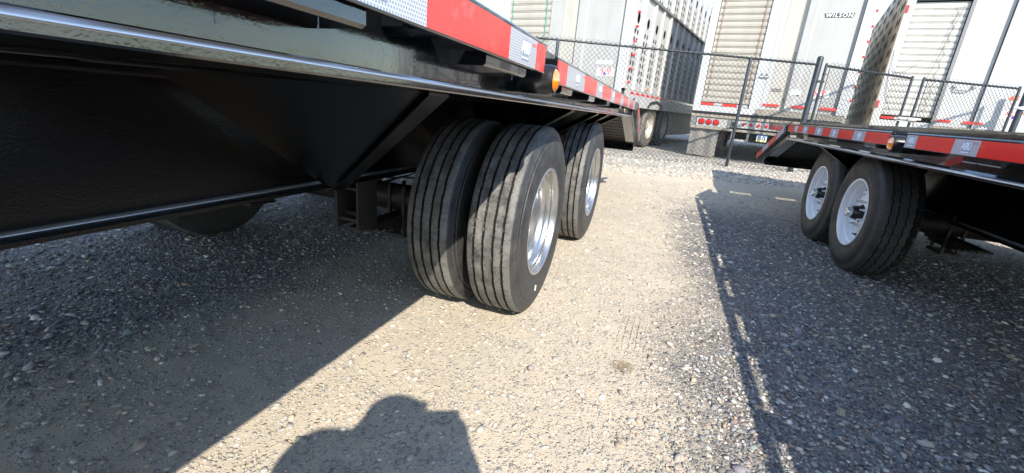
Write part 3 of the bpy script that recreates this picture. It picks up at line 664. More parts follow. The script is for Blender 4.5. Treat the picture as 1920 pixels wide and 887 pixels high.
        for (wy, wz, wx, wxi) in wheels['axles']:
            lf = rg()
            for i in range(5):
                L_ = 0.36-0.055*i; lf.tube([(hx, wy-L_, wz+0.075-0.05*(1-0)+0.0+0.0), (hx, wy, wz+0.055-0.012*i*0-0.03)], 0.0001, 3) if False else None
                z0 = wz-0.065-0.013*i; lf.box((hx-0.035, wy-L_, z0-0.011), (hx+0.035, wy+L_, z0))
            for dy in (-0.06, 0.06): lf.box((hx-0.045, wy+dy-0.008, wz-0.16), (hx-0.031, wy+dy+0.008, wz+0.07)); lf.box((hx+0.031, wy+dy-0.008, wz-0.16), (hx+0.045, wy+dy+0.008, wz+0.07))
            lf.box((hx-0.055, wy-0.08, wz-0.175), (hx+0.055, wy+0.08, wz-0.16)); lf.build('leaf_spring', 'black_dull', T)
    for q_, (xo, zo) in enumerate(((0.06, 0.03), (0.075, 0.015))):      # air line and wiring sagging along the beam foot
        al = rg(); pts = []
        for i in range(19):
            yy_ = wheels['hangers'][0][0]-0.1+i*0.12; pts.append((X_(beam_dx-0.02+xo), yy_, zb+slope*yy_-zo-0.03*abs(math.sin(i*0.85+q_))))
        al.tube(pts, 0.006-0.002*q_, 6); al.build(('air_line', 'wiring')[q_], 'hub_black', T)
    ct = rg()
    cy_ = wheels['hangers'][0][0]+0.05; ct.box((X_(beam_dx+0.05), cy_, zb-0.10), (X_(Wt-beam_dx-0.05), cy_+0.05, zb-0.05)); ct.build('cross_tube', 'black_dull', T)
    for (wy, wz, wx, sgn, dual, far) in wheels['list']:
        w = empty('wheel', (wx-xr, wy, wz), 0, parent=T)
        if kindw == 'rib':
            if far not in ('outer',): tyre('rib', (0, 0, 0), sgn, w)
            else: tyre('rib', (0, 0, 0), sgn, w)
            if far == 'inner':
                dm = MB(); dm.lathe([(0.02, 0.236), (0.008, 0.232), (0.03, 0.21), (0.12, 0.2), (0.12, 0.165), (0.03, 0.16), (0.02, 0.15), (0.02, 0.0)], (0, 0, 0), 40, sgn); dm.build('brake_drum', 'black_dull', w)
            else: steel_rim_dual((0, 0, 0), sgn, w)
            if wx == -0.447 and wy < 2: sk_ = MB(); sk_.add([(0.0062, -0.066, -0.296), (0.0062, -0.054, -0.300), (0.0062, -0.048, -0.276), (0.0062, -0.060, -0.272), (0.003, -0.066, -0.296), (0.003, -0.054, -0.300), (0.003, -0.048, -0.276), (0.003, -0.060, -0.272)], [(0, 1, 2, 3), (0, 4, 5, 1), (1, 5, 6, 2), (2, 6, 7, 3), (3, 7, 4, 0)]); sk_.build('sticker', 'ink_white', w)
        else:
            tyre('block', (0, 0, 0), sgn, w); white_rim((0, 0, 0), sgn, w)
    return T

zl = 0.392
L_tapes = [(-0.22, 0.10, 'r', 0, False), (0.10, 0.34, 'r', 0, False), (0.34, 0.62, 'w', 0, True), (0.62, 0.97, 'r', 0, False), (0.97, 1.17, 'w', 0, True), (1.17, 1.255, 'r', 0, False)]
yy = [1.405, 1.54, 1.88, 2.20, 2.38, 2.70, 2.88, 3.20, 3.38, 3.70, 3.88, 4.18, 4.36]
cc = ['r', 'w', 'r', 'w', 'r', 'w', 'r', 'w', 'r', 'w', 'r', 'w']
# first white block of the second section is the wide one with the logo
yy = [1.405, 1.54, 1.86, 2.16, 2.36, 2.68, 2.86, 3.18, 3.36, 3.68, 3.86, 4.18, 4.40]
L_tapes += [(yy[i], yy[i+1], cc[i], -0.013, cc[i] == 'w' and i < 6) for i in range(len(yy)-1)]
yw = 1.819; yw2 = 3.085
left = flatbed('flatbed_trailer', 'black flatbed trailer with dual tyres and silver wheels, nearest the camera on the left', -0.362, -1, -0.0138,
    dict(rail0=0.9695, rail1=1.042, flange=0.909, marker=0.960), None, -3.5,
    [(-3.5, 1.167, 0), (1.293, 4.47, -0.013)], [(a*0.925, b*0.925, c_, d, e) for a, b, c_, d, e in L_tapes],
    dict(axles=[(yw, zl, -0.60, 0), (yw2, zl, -0.60, 0)], hangers=[(1.47, 0.335), (2.45, 0.335), (3.5, 0.335)],
         list=[(yw, zl, -0.447, -1, 1, ''), (yw, zl, -0.905, 1, 1, 'inner'), (yw2, zl, -0.447, -1, 1, ''), (yw2, zl, -0.905, 1, 1, 'inner'),
               (yw, zl, -2.335, -1, 1, 'inner'), (yw, zl, -2.793, 1, 1, 'outer'), (yw2, zl, -2.335, -1, 1, 'inner'), (yw2, zl, -2.793, 1, 1, 'outer')]),
    'rib', 0.546, 0.790, 1.226, [(py, 0) for py in (-0.9, -0.3, 0.15, 0.64, 1.12)]+[(py, -0.013) for py in (1.34, 1.9, 2.46, 3.02, 3.58, 4.14)],
    [(0.35, 0.22, 0), (0.93, 0.24, 0), (1.50, 0.16, -0.013), (1.98, 0.14, -0.013), (2.5, 0.12, -0.013), (3.1, 0.12, -0.013)],
    dict(y0=4.2, y1=5.22, drop=0.325, gussets=[(0.72, 0.52), (1.85, 0.5), (2.5, 0.55), (2.9, 0.6), (3.5, 0.5)], r0=4.50, rz0=0.945, rl=0.95, tapes=[(0.30, 'r'), (0.18, 'w'), (0.28, 'r'), (0.2, 'w')]))
zrw = 0.382
Rt = [(-0.6, -0.3, 'r', 0, False), (-0.3, -0.1, 'w', 0, True), (-0.1, 0.2, 'r', 0, False), (0.2, 0.4, 'w', 0, True), (0.4, 0.72, 'r', 0, False), (0.72, 0.9, 'w', 0, True), (0.9, 1.2, 'r', 0, False), (1.2, 1.4, 'w', 0, True), (1.4, 2.16, 'r', 0, False), (2.16, 2.33, 'w', 0, True), (2.33, 2.63, 'r', 0, False), (2.63, 2.735, 'w', 0, True),
      (2.92, 3.25, 'r', 0, False), (3.25, 3.44, 'w', 0, True), (3.44, 3.73, 'r', 0, False), (3.73, 3.90, 'w', 0, True), (3.90, 4.09, 'r', 0, False), (4.09, 4.28, 'w', 0, True), (4.28, 4.50, 'r', 0, False), (4.50, 4.66, 'w', 0, True), (4.66, 4.84, 'r', 0, False), (4.84, 4.96, 'w', 0, True), (4.96, 5.2, 'r', 0, False)]
ywr, ywr2 = 3.456, 4.256
right = flatbed('flatbed_trailer', 'black flatbed trailer with white eight-hole wheels, on the right side', 0.984, 1, 0.0012,
    dict(rail0=0.8349, rail1=0.8995, flange=0.7792, marker=0.846), None, -4.5,
    [(-4.5, 2.427, 0), (2.578, 4.61, 0)], [(a*0.884, b*0.884, c_, d, e) for a, b, c_, d, e in Rt],
    dict(axles=[(ywr, zrw, 1.35, 0), (ywr2, zrw, 1.35, 0)], hangers=[(3.86, 0.27), (4.75, 0.27)],
         list=[(ywr, zrw, 1.20, 1, 0, ''), (ywr2, zrw, 1.20, 1, 0, ''), (ywr, zrw, 3.48, -1, 0, ''), (ywr2, zrw, 3.48, -1, 0, '')]),
    'block', 0.398, 0.765, 2.510, [(py, 0) for py in (-0.7, -0.1, 0.43, 0.94, 1.44, 1.94, 2.39, 2.61, 3.12, 3.63, 4.14, 4.57)],
    [(1.4, 0.16, 0), (1.9, 0.2, 0), (2.81, 0.14, 0), (3.4, 0.14, 0), (4.05, 0.12, 0)],
    dict(y0=4.65, y1=5.53, drop=0.274, gussets=[(3.75, 0.35)], r0=4.75, rz0=0.815, rl=1.06, tapes=[(0.24, 'w'), (0.32, 'r'), (0.24, 'w'), (0.28, 'r')]))
#YARD
# ------------------------------------------------------------ livestock semi trailers
SA = 0.2269
def semi_origin(d): return (math.sin(SA)*d, math.cos(SA)*d, 0.0)
def prism_profile(T, name, pts, z0, z1, mt):
    """pts (e, depth) polyline, thickened backwards"""
    mb = MB(); n = len(pts); vs = [(a, b, z0) for a, b in pts]+[(a, b, z1) for a, b in pts]
    mb.add(vs, [(i, i+1, i+1+n, i+n) for i in range(n-1)]); e0, e1 = pts[0][0], pts[-1][0]; D = max(b for a, b in pts)+0.03
    bk = [(e0, D, z0), (e1, D, z0), (e0, D, z1), (e1, D, z1)]; o = len(vs)
    mb.add(vs+bk, [(0, n, o+2, o), (n-1, o+1, o+3, 2*n-1), tuple(range(n))[::-1]+(o, o+1), tuple(range(n, 2*n))+(o+3, o+2), (o+1, o, o+2, o+3)])
    return mb.build(name, mt, T)
def hole_panel(T, name, axis_pos, n0, n1, z0, z1, cols, rows, hw, hh, mt, sgn, bigs=(), depth=0.006):
    """flat side panel in plane e=axis_pos spanning n0..n1, z0..z1 with a grid of real oval openings; sgn = outward direction of e"""
    mb = MB(); W_ = n1-n0; ce = [n0, n0+W_*0.16, n0+W_*0.46, n0+W_*0.76, n1]
    zs = rows
    def cell(a0, a1, b0, b1, hole):
        if not hole:
            q = [(axis_pos, a0, b0), (axis_pos, a1, b0), (axis_pos, a1, b1), (axis_pos, a0, b1)]; mb.add(q, [(0, 1, 2, 3) if sgn > 0 else (3, 2, 1, 0)]); return
        w2, h2 = hole; ca, cb = (a0+a1)/2, (b0+b1)/2; m_ = 8; o = []; i_ = []
        for q in range(m_):
            t = math.pi/8+q*math.pi/4; c_, s_ = math.cos(t), math.sin(t)
            i_.append((ca+w2*c_, cb+h2*s_)); k = min((a1-ca)/abs(c_), (b1-cb)/abs(s_)); o.append((ca+c_*k, cb+s_*k))
        cor = [(a1, b1), (a0, b1), (a0, b0), (a1, b0)]
        vs = [(axis_pos, a, b) for a, b in o+i_+cor]+[(axis_pos-sgn*depth, a, b) for a, b in i_]
        fs = [(q, (q+1) % 8, 8+(q+1) % 8, 8+q) for q in range(8)]+[(16+q//2, (q+1) % 8, q) for q in (0, 2, 4, 6)]
        fs += [(8+q, 8+(q+1) % 8, 20+(q+1) % 8, 20+q) for q in range(8)]
        mb.add(vs, [f if sgn > 0 else f[::-1] for f in fs])
    for (b0, b1, kind) in zs:
        if kind == 'p': cell(n0, n1, b0, b1, None)
        elif kind == 'b': cell(n0, n1, b0, b1, (min(0.085, (n1-n0)*0.3), (b1-b0)*0.40))
        else:
            for c_ in range(4): cell(ce[c_], ce[c_+1], b0, b1, (hw, hh) if c_ in (1, 2) else None)
    return mb.build(name, mt, T)
def rows_for(z0, z1, pitch, bigs=(), solid=()):
    out = []; z = z0
    while z < z1-1e-6:
        hit = [b for b in bigs if b[0] <= z < b[1]-1e-6]
        sol = [b for b in solid if b[0] <= z < b[1]-1e-6]
        if hit: out.append((z, hit[0][1], 'b')); z = hit[0][1]
        elif sol: out.append((z, min(sol[0][1], z1), 'p')); z = min(sol[0][1], z1)
        else:
            nxt = min([z+pitch, z1]+[b[0] for b in list(bigs)+list(solid) if b[0] > z+1e-6]); out.append((z, nxt, 'h' if nxt-z > pitch*0.7 else 'p')); z = nxt
    return out
def slat_door(T, e0, e1, z0, z1, mt, pitch, depth=0.05):
    fr = MB(); fr.box((e0-0.01, depth+0.03, z0-0.02), (e1+0.01, depth+0.04, z1)); d = fr.build('roller_door', 'dark_inside', T); n = int((z1-z0)/pitch); base = None
    for i in range(n):
        if base is None:
            mb = MB(); h = pitch*0.86
            pts = [(depth+0.02, 0), (depth+0.002, 0.003), (depth-0.004, h*0.12), (depth-0.0075, h*0.5), (depth-0.004, h*0.88), (depth+0.002, h-0.006), (depth+0.02, h-0.002)]
            vs = [(e0+0.004, a, b) for a, b in pts]+[(e1-0.004, a, b) for a, b in pts]; m_ = len(pts)
            mb.add(vs, [(i_, i_+m_, i_+1+m_, i_+1) for i_ in range(m_-1)]+[tuple(range(m_)), tuple(range(m_, 2*m_))[::-1]])
            mb.box((e0+0.004, depth+0.001, h+0.002), (e1-0.004, depth+0.016, pitch-0.002))
            base = mb.build('slat', mt, d); base.location = (0, 0, z0)
        else:
            c_ = base.copy(); C.objects.link(c_); c_.parent = d; c_.location = (0, 0, z0+i*pitch)
    return d
def strip(T, name, e0, e1, z0, z1, dep, mt, t=0.003):
    mb = MB(); mb.box((e0, dep-t, z0), (e1, dep, z1)); return mb.build(name, mt, T)
def lamp(T, e, z, r, dep, mt='lens_red', name='lamp', ring=True):
    mb = MB(); mb.cm = 0; mb.disc((e, dep, z), r, 'y', 20, 0.018, -1)
    o = mb.build(name, mt, T)
    if ring: rgm = MB(); rgm.tube([(e, dep, z), (e, dep-0.010, z)], r*1.22, 20); rgm.build('lamp_ring', 'hub_black', o)
    return o
def semi_wheel(T, e, n, z, Rr, sgn, mt='tyre_old'):
    w = empty('wheel', (e, n, z), 0, parent=T); k = Rr/0.52
    mb = MB(); prof = [(0.015, 0.29*k), (0.0, 0.31*k), (-0.006, 0.38*k), (-0.004, 0.43*k), (0.006, 0.475*k), (0.03, 0.51*k), (0.05, 0.52*k), (0.07, 0.52*k), (0.075, 0.507*k), (0.083, 0.507*k), (0.088, 0.52*k), (0.135, 0.522*k), (0.14, 0.508*k), (0.148, 0.508*k), (0.153, 0.52*k), (0.20, 0.52*k), (0.235, 0.50*k), (0.27, 0.43*k), (0.27, 0.3*k)]
    mb.lathe(prof, (0, 0, 0), 56, sgn); mb.build('tyre', mt, w)
    rm = MB(); rm.lathe([(0.02, 0.305*k), (0.004, 0.30*k), (0.02, 0.28*k), (0.06, 0.27*k), (0.12, 0.25*k), (0.14, 0.2*k), (0.14, 0.14*k), (0.09, 0.12*k), (0.06, 0.09*k), (0.05, 0)], (0, 0, 0), 40, sgn); rm.build('rim', 'wheel_worn', w)
    return w
def zigrope(T, name, e, z0, z1, dep, mt, amp=0.035, pitch=0.10, r=0.0035, straight=True):
    mb = MB(); pts = []; z = z0; k = 0
    while z < z1: pts.append((e+(amp if k % 2 else -amp)+random.uniform(-0.006, 0.006), dep-0.012, z)); z += pitch/2; k += 1
    mb.tube(pts, r, 4)
    if straight: mb.tube([(e+amp*0.3, dep-0.016, z0), (e-amp*0.3, dep-0.016, z1)], r*1.1, 4)
    return mb.build(name, mt, T)
def shell(T, e0, e1, z0, z1, depth, mt_in='dark_inside', left=True, right=True):
    b = MB(); b.box((e0+0.12, 0.12, z0+0.02), (e1-0.12, depth-0.1, z1-0.06)); b.build('interior', mt_in, T)
    rf = MB(); rf.box((e0, 0.0, z1-0.03), (e1, depth, z1)); rf.build('roof', 'aluminium', T)
    fl = MB(); fl.box((e0+0.02, 0.05, z0-0.12), (e1-0.02, depth, z0)); fl.build('floor', 'chassis_dark', T)
    ch = MB()
    for a in (0.32, 0.66): x_ = e0+(e1-e0)*a; ch.box((x_-0.05, 0.15, 0.75), (x_+0.05, depth, z0-0.12))
    ch.build('chassis_rail', 'chassis_dark', T)
    be = MB(); be.box((e0+0.06, 4.3, 0.36), (e1-0.06, depth, z0-0.12)); be.build('belly', 'aluminium_dirty', T)
RIBP = 0.62
def side_bays(T, e, sgn, depth, z0, z1, mt, rib_mt, nbay, pitch=0.137, bigs=(), solid=(), start=0.0, rd=0.034, hw=0.047, hh=0.052, hb=RIBP):
    rows = rows_for(z0, z1, pitch, bigs, solid)
    for i in range(nbay):
        a = start+i*hb
        if a >= depth: break
        hole_panel(T, 'side_panel', e, a+0.05, min(a+hb-0.05, depth), z0, z1, 4, rows, hw, hh, mt, sgn)
        rb = MB(); rb.extrude([(0, -0.05), (rd, -0.035), (rd, 0.035), (0, 0.05)], (e, a, z0), (e, a, z1), (sgn, 0, 0), (0, 1, 0)); rb.build('side_rib', rib_mt, T)

# ---- semi 1 (left, behind the near trailer)
T1 = empty('livestock_trailer', semi_origin(8.5), -SA, 'grey livestock semi trailer with green ropes on its slatted rear door', 'semi trailer', 'livestock semi trailers beyond the fence')
e0, e1 = -5.74, -3.02; D1 = 9.0
shell(T1, e0, e1, 1.26, 4.0, D1)
strip(T1, 'corner_post', e0, -5.66, 1.08, 4.0, 0.05, 'panel_white', 0.06)
slat_door(T1, -5.655, -4.69, 1.30, 3.9, 'slat_cream', 0.135, 0.03)
strip(T1, 'corner_post', -4.68, -4.40, 1.08, 4.0, 0.05, 'panel_grey', 0.05)
prism_profile(T1, 'door_panel', [(-4.395, 0.01), (-4.38, 0.02), (-4.125, 0.02), (-4.115, 0.06), (-4.095, 0.06)], 1.08, 3.97, 'panel_cream')
prism_profile(T1, 'door_panel', [(-4.09, 0.0), (-3.93, 0.0), (-3.90, 0.02), (-3.22, 0.02), (-3.20, 0.045), (-3.165, 0.045)], 1.08, 3.97, 'panel_grey')
prism_profile(T1, 'corner_post', [(-3.16, -0.012), (-3.025, -0.012)], 1.08, 4.0, 'panel_white')
sl_ = MB(); sl_.box((e0, -0.01, 0.98), (e1, 0.1, 1.075)); sl_.build('sill', 'panel_grey', T1)
zigrope(T1, 'rope', -5.60, 1.4, 3.7, 0.03, 'rope_green', 0.02, 0.12, 0.004); zigrope(T1, 'rope', -4.80, 1.4, 3.7, 0.03, 'rope_green', 0.025, 0.16, 0.005)
side_bays(T1, e1, 1, D1, 1.30, 3.99, 'aluminium', 'aluminium', 14, bigs=[(2.43, 2.68), (3.55, 3.8)], solid=[(1.30, 1.43), (2.68, 2.98), (3.8, 3.99)], start=0.06)
rl = MB(); rl.box((e1, 0.2, 2.975), (e1+0.05, D1, 3.02)); rl.build('side_rail', 'steel_grey', T1)
sk = MB(); sk.box((e1-0.02, 0.25, 0.98), (e1+0.03, D1, 1.29)); sk.build('lower_side_rail', 'aluminium', T1)
for i in range(24):
    a = 0.45+i*0.36; strip_m = MB(); strip_m.box((e1+0.0305, a, 1.215), (e1+0.032, a+0.352*0.6, 1.262)); strip_m.build('tape_block', 'tape_red', T1)
    strip_m = MB(); strip_m.box((e1+0.0305, a+0.352*0.6, 1.215), (e1+0.032, a+0.352, 1.262)); strip_m.build('tape_block', 'tape_white', T1)
for z in np.arange(1.42, 3.6, 0.245):
    mb = MB(); mb.tube([(e1, 0.28, z), (e1+0.02, 0.28, z), (e1+0.045, 0.28, z), (e1+0.055, 0.28, z)], [0.024, 0.024, 0.018, 0.006], 10); mb.build('marker_lamp', 'lens_red', T1)
for n_, z in ((1.5, 1.36), (3.4, 1.36), (5.2, 1.36)): mb = MB(); mb.tube([(e1+0.03, n_, z), (e1+0.055, n_, z)], 0.028, 10); mb.build('marker_lamp', 'lens_amber', T1)
semi_wheel(T1, -3.05, 2.40, 0.60, 0.50, -1); semi_wheel(T1, -3.33, 2.40, 0.60, 0.50, -1); semi_wheel(T1, -3.05, 3.72, 0.60, 0.50, -1); semi_wheel(T1, -3.33, 3.72, 0.60, 0.50, -1)
semi_wheel(T1, -5.70, 2.40, 0.60, 0.50, 1)
am = MB(); am.tube([(-5.6, 2.40, 0.6), (-3.2, 2.40, 0.6)], 0.07, 10); am.build('axle', 'chassis_dark', T1)
bu = MB(); bu.box((e0+0.1, 0.06, 0.62), (e1-0.1, 0.12, 0.74)); bu.box((e0+0.4, 0.06, 0.74), (e0+0.5, 0.12, 0.98)); bu.box((e1-0.5, 0.06, 0.74), (e1-0.4, 0.12, 0.98)); bu.build('bumper', 'steel_grey', T1)
arch = MB(); arch.extrude([(1.75, 1.1), (1.9, 1.22), (2.4, 1.28), (2.9, 1.22), (3.05, 1.1), (2.95, 1.1), (2.85, 1.17), (2.4, 1.22), (1.95, 1.17), (1.85, 1.1)], (e1-0.3, 0, -0.1), (e1+0.045, 0, -0.1), (0, 1, 0), (0, 0, 1)); arch.build('wheel_arch', 'hub_black', T1)

def maker_badge(T, e, z, dep, sc=1.0):
    b = MB(); b.box((e-0.19*sc, dep-0.004, z-0.075*sc), (e+0.19*sc, dep, z+0.075*sc)); b = b.build('decal', 'ink_white', T)
    text('lettering', 'SILVER', 0.095*sc, 'ink_red', b, frame((e, dep-0.005, z+0.036*sc), (1, 0, 0), (0, 0, 1)), 0.001, 0.3, 0.95, 1.0, 0.002)
    text('lettering', 'ST  R', 0.095*sc, 'ink_red', b, frame((e, dep-0.005, z-0.038*sc), (1, 0, 0), (0, 0, 1)), 0.001, 0.3, 0.95, 1.0, 0.002)
    st = MB(); pts = []
    for k in range(10): r_ = (0.05 if k % 2 == 0 else 0.021)*sc; t = math.pi/2+k*math.pi/5; pts.append((e+r_*math.cos(t), dep-0.007, z-0.035*sc+r_*math.sin(t)))
    st.add(pts+[(a, dep-0.004, c_) for a, _, c_ in pts], [tuple(range(10))]+[(i, (i+1) % 10, 10+(i+1) % 10, 10+i) for i in range(10)]); st.build('star', 'ink_blue', b)
maker_badge(T1, -3.40, 1.56, 0.02, 0.9)
wb = MB(); wb.box((-3.60, 0.015, 1.70), (-3.28, 0.02, 1.765)); wb = wb.build('decal', 'ink_white', T1)
text('lettering', 'CST', 0.07, 'panel_grey', wb, frame((-3.44, 0.0145, 1.732), (1, 0, 0), (0, 0, 1)), 0.0005, 0.2)

side_bays(T1, e0, -1, D1, 1.30, 3.99, 'aluminium', 'aluminium', 14, start=0.06)
# ---- semi 2 (middle)
T2 = empty('livestock_trailer', semi_origin(10.19), -SA, 'white livestock semi trailer with round red tail lamps and a hanging mud flap', 'semi trailer', 'livestock semi trailers beyond the fence')
e0, e1 = -2.02, 0.585; D2 = 9.0
shell(T2, e0, e1, 1.10, 4.1, D2)
strip(T2, 'corner_post', e0, -1.888, 1.035, 4.1, 0.05, 'panel_white', 0.07)
strip(T2, 'door_sill', -1.886, -0.86, 1.035, 1.150, 0.05, 'panel_white', 0.06)
slat_door(T2, -1.880, -0.985, 1.215, 4.0, 'slat_cream', 0.118, 0.035)
for a, b, m_ in ((-1.875, -1.63, 'tape_red'), (-1.63, -1.47, 'tape_white'), (-1.47, -1.2, 'tape_red'), (-1.2, -1.0, 'tape_white')): strip(T2, 'tape_block', a, b-0.003, 1.160, 1.205, -0.004, m_)
prism_profile(T2, 'door_jamb', [(-0.982, 0.0), (-0.90, 0.0), (-0.885, 0.008), (-0.80, 0.008), (-0.79, 0.0), (-0.70, 0.0)], 1.152, 4.1, 'panel_white')
prism_profile(T2, 'door_panel', [(-0.696, 0.01), (-0.47, 0.012), (-0.455, 0.07), (-0.39, 0.07)], 1.152, 4.08, 'panel_cream')
prism_profile(T2, 'door_panel', [(-0.386, -0.01), (-0.26, -0.01), (-0.235, 0.012), (0.375, 0.014), (0.39, 0.07), (0.436, 0.07)], 1.152, 4.08, 'panel_grey')
prism_profile(T2, 'corner_post', [(0.44, -0.012), (0.585, -0.012)], 1.152, 4.1, 'panel_white')
strip(T2, 'rivet_panel', -0.856, 0.585, 1.04, 1.148, 0.05, 'sill_dirty', 0.05)
rv = MB()
for i in range(26):
    for j in range(4):
        if -0.84+0.054*i > 0.56: continue
        rv.tube([(-0.84+0.054*i+(0.027 if j % 2 else 0), 0.0005, 1.052+0.028*j), (-0.84+0.054*i+(0.027 if j % 2 else 0), -0.006, 1.052+0.028*j)], 0.006, 5)
rv = rv.build('rivet', 'steel_grey', T2); rv['kind'] = 'stuff'
for a, b in ((-0.755, -0.70), (-0.685, -0.475), (-0.27, -0.045), (0.18, 0.43)): strip(T2, 'tape_block', a, b, 1.225, 1.265, -0.012, 'tape_red')
bp = MB(); bp.box((e0, -0.04, 0.985), (e1, 0.02, 1.03), 0.008); bp.build('bumper_rubber', 'hub_black', T2)
s1 = MB(); s1.box((e0, -0.03, 0.925), (e1, 0.06, 0.98)); s1.build('sill', 'sill_dirty', T2)
lb = MB(); lb.box((-1.90, -0.01, 0.735), (-1.30, 0.05, 0.915), 0.006); lb = lb.build('light_box', 'panel_grey', T2)
for a in (-1.795, -1.655, -1.515): lamp(lb, a, 0.83, 0.050, -0.011)
for a, b in ((-2.015, -1.91), (-1.295, -1.24)): st_ = MB(); st_.box((a, -0.02, 0.73), (b, 0.06, 0.922), 0.004); st_.build('bumper_post', 'steel_grey', T2)
lc = MB(); lc.box((-1.235, -0.015, 0.76), (-1.13, 0.05, 0.915), 0.004); lc.build('latch_plate', 'steel_grey', T2)
lx = MB(); lx.box((-1.21, -0.03, 0.80), (-1.15, -0.016, 0.87)); lx.build('latch', 'hub_black', T2)
lb = MB(); lb.box((-1.12, -0.01, 0.765), (0.35, 0.05, 0.915), 0.006); lb = lb.build('light_bar', 'panel_grey', T2)
for a in (-1.0, -0.87, -0.735, -0.60, 0.0, 0.14): lamp(lb, a, 0.845, 0.029, -0.011, ring=False)
bb = MB(); bb.box((-2.0, -0.03, 0.685), (0.5, 0.05, 0.733), 0.006); bb.build('bumper', 'sill_dirty', T2)
fp_ = MB(); N_ = 10
for i in range(N_):
    a = -1.985+0.555*i/N_; b = -1.985+0.555*(i+1)/N_; w0 = 0.03+0.012*math.sin(i*1.3); w1 = 0.03+0.012*math.sin((i+1)*1.3)
    fp_.add([(a, w0, 0.68), (b, w1, 0.68), (b+0.0, w1+0.02, 0.14), (a, w0+0.02, 0.14), (a, w0+0.012, 0.68), (b, w1+0.012, 0.68), (b, w1+0.03, 0.14), (a, w0+0.03, 0.14)], [(0, 3, 2, 1), (4, 5, 6, 7), (3, 7, 6, 2)])
fp_.build('mud_flap', 'mudflap', T2)
sp2 = MB(); sp2.box((-1.19, -0.0, 0.50), (-0.86, 0.05, 0.545), 0.006); sp2.box((-0.905, 0.0, 0.545), (-0.86, 0.045, 0.684), 0.006); sp2.box((-1.19, 0.0, 0.545), (-1.15, 0.045, 0.684), 0.006); sp2.build('step', 'panel_grey', T2)
pl = MB(); pl.box((-0.72, 0.0, 0.545), (-0.54, 0.006, 0.675)); pl = pl.build('number_plate', 'plate_blue', T2); 
for i in range(4): q_ = MB(); q_.box((-0.70+i*0.038, -0.003, 0.585), (-0.685+i*0.038, -0.0005, 0.635)); q_.build('plate_mark', 'ink_dark', pl)
semi_wheel(T2, -1.98, 1.2, 0.60, 0.50, 1); semi_wheel(T2, -1.68, 1.2, 0.60, 0.50, 1); semi_wheel(T2, 0.55, 1.2, 0.60, 0.50, -1); semi_wheel(T2, -1.98, 2.5, 0.60, 0.50, 1); semi_wheel(T2, 0.55, 2.5, 0.60, 0.50, -1)
am = MB(); am.tube([(-1.8, 1.2, 0.6), (0.4, 1.2, 0.6)], 0.07, 10); am.build('axle', 'chassis_dark', T2)
for z in np.arange(1.42, 4.0, 0.243): mb = MB(); mb.tube([(e1, 0.03, z), (e1+0.018, 0.03, z), (e1+0.036, 0.03, z), (e1+0.042, 0.03, z)], [0.024, 0.024, 0.018, 0.006], 10); mb.build('marker_lamp', 'lens_red', T2)
zigrope(T2, 'chain', -1.80, 1.28, 3.95, 0.03, 'rope_rust', 0.02, 0.115, 0.0032); zigrope(T2, 'chain', -1.07, 1.28, 3.95, 0.03, 'rope_rust', 0.02, 0.115, 0.0032)
bd = MB(); bd.add([(-0.135, 0.008, 2.845), (0.31, 0.008, 2.845), (0.29, 0.008, 2.775), (-0.11, 0.008, 2.775), (-0.135, 0.012, 2.845), (0.31, 0.012, 2.845), (0.29, 0.012, 2.775), (-0.11, 0.012, 2.775)], [(0, 1, 2, 3), (0, 4, 5, 1), (2, 6, 7, 3), (1, 5, 6, 2), (3, 7, 4, 0)]); bd = bd.build('name_badge', 'ink_dark', T2)
text('lettering', 'WILSON', 0.085, 'ink_white', bd, frame((0.088, 0.0065, 2.808), (1, 0, 0), (0, 0, 1)), 0.001, 0.1, 1.25, 1.05, 0.001)
maker_badge(T2, 0.10, 1.50, 0.012, 0.85)
wb = MB(); wb.box((-0.345, -0.014, 1.46), (-0.175, -0.0105, 1.545)); wb = wb.build('decal', 'ink_white', T2)
text('lettering', 'CST', 0.075, 'panel_grey', wb, frame((-0.262, -0.0145, 1.502), (1, 0, 0), (0, 0, 1)), 0.0005, 0.2)
for (ea, za) in ((-0.875, 1.80), (-0.79, 1.80)): hb_ = MB(); hb_.box((ea-0.02, -0.03, za-0.02), (ea+0.02, -0.0005, za+0.03), 0.004); hb_.build('hinge_block', 'aluminium', T2)
hl = MB(); hl.box((-0.93, -0.028, 1.735), (-0.75, -0.012, 1.765), 0.004); hl.build('door_latch', 'aluminium', T2)
dh = MB(); dh.box((-0.67, 0.0, 1.50), (-0.50, 0.008, 1.515)); dh.box((-0.67, 0.0, 1.535), (-0.50, 0.008, 1.55)); dh.build('door_handle', 'steel_grey', T2)
for zz in (2.10, 2.14, 2.19, 1.33, 1.37): bt_ = MB(); bt_.tube([(-0.43, 0.066, zz), (-0.43, 0.055, zz)], 0.010, 6); bt_.build('bolt', 'hub_black', T2)

side_bays(T2, e1, 1, D2, 1.12, 4.07, 'aluminium', 'aluminium', 14, start=0.12, hw=0.035)
side_bays(T2, e0, -1, D2, 1.12, 4.07, 'aluminium', 'aluminium', 14, start=0.12, hw=0.035)
for ee, sg in ((e0, -1), (e1, 1)): sk = MB(); sk.box((ee-0.02, 0.10, 0.86), (ee+0.02, D2, 1.11)); sk.build('lower_side_rail', 'aluminium', T2)
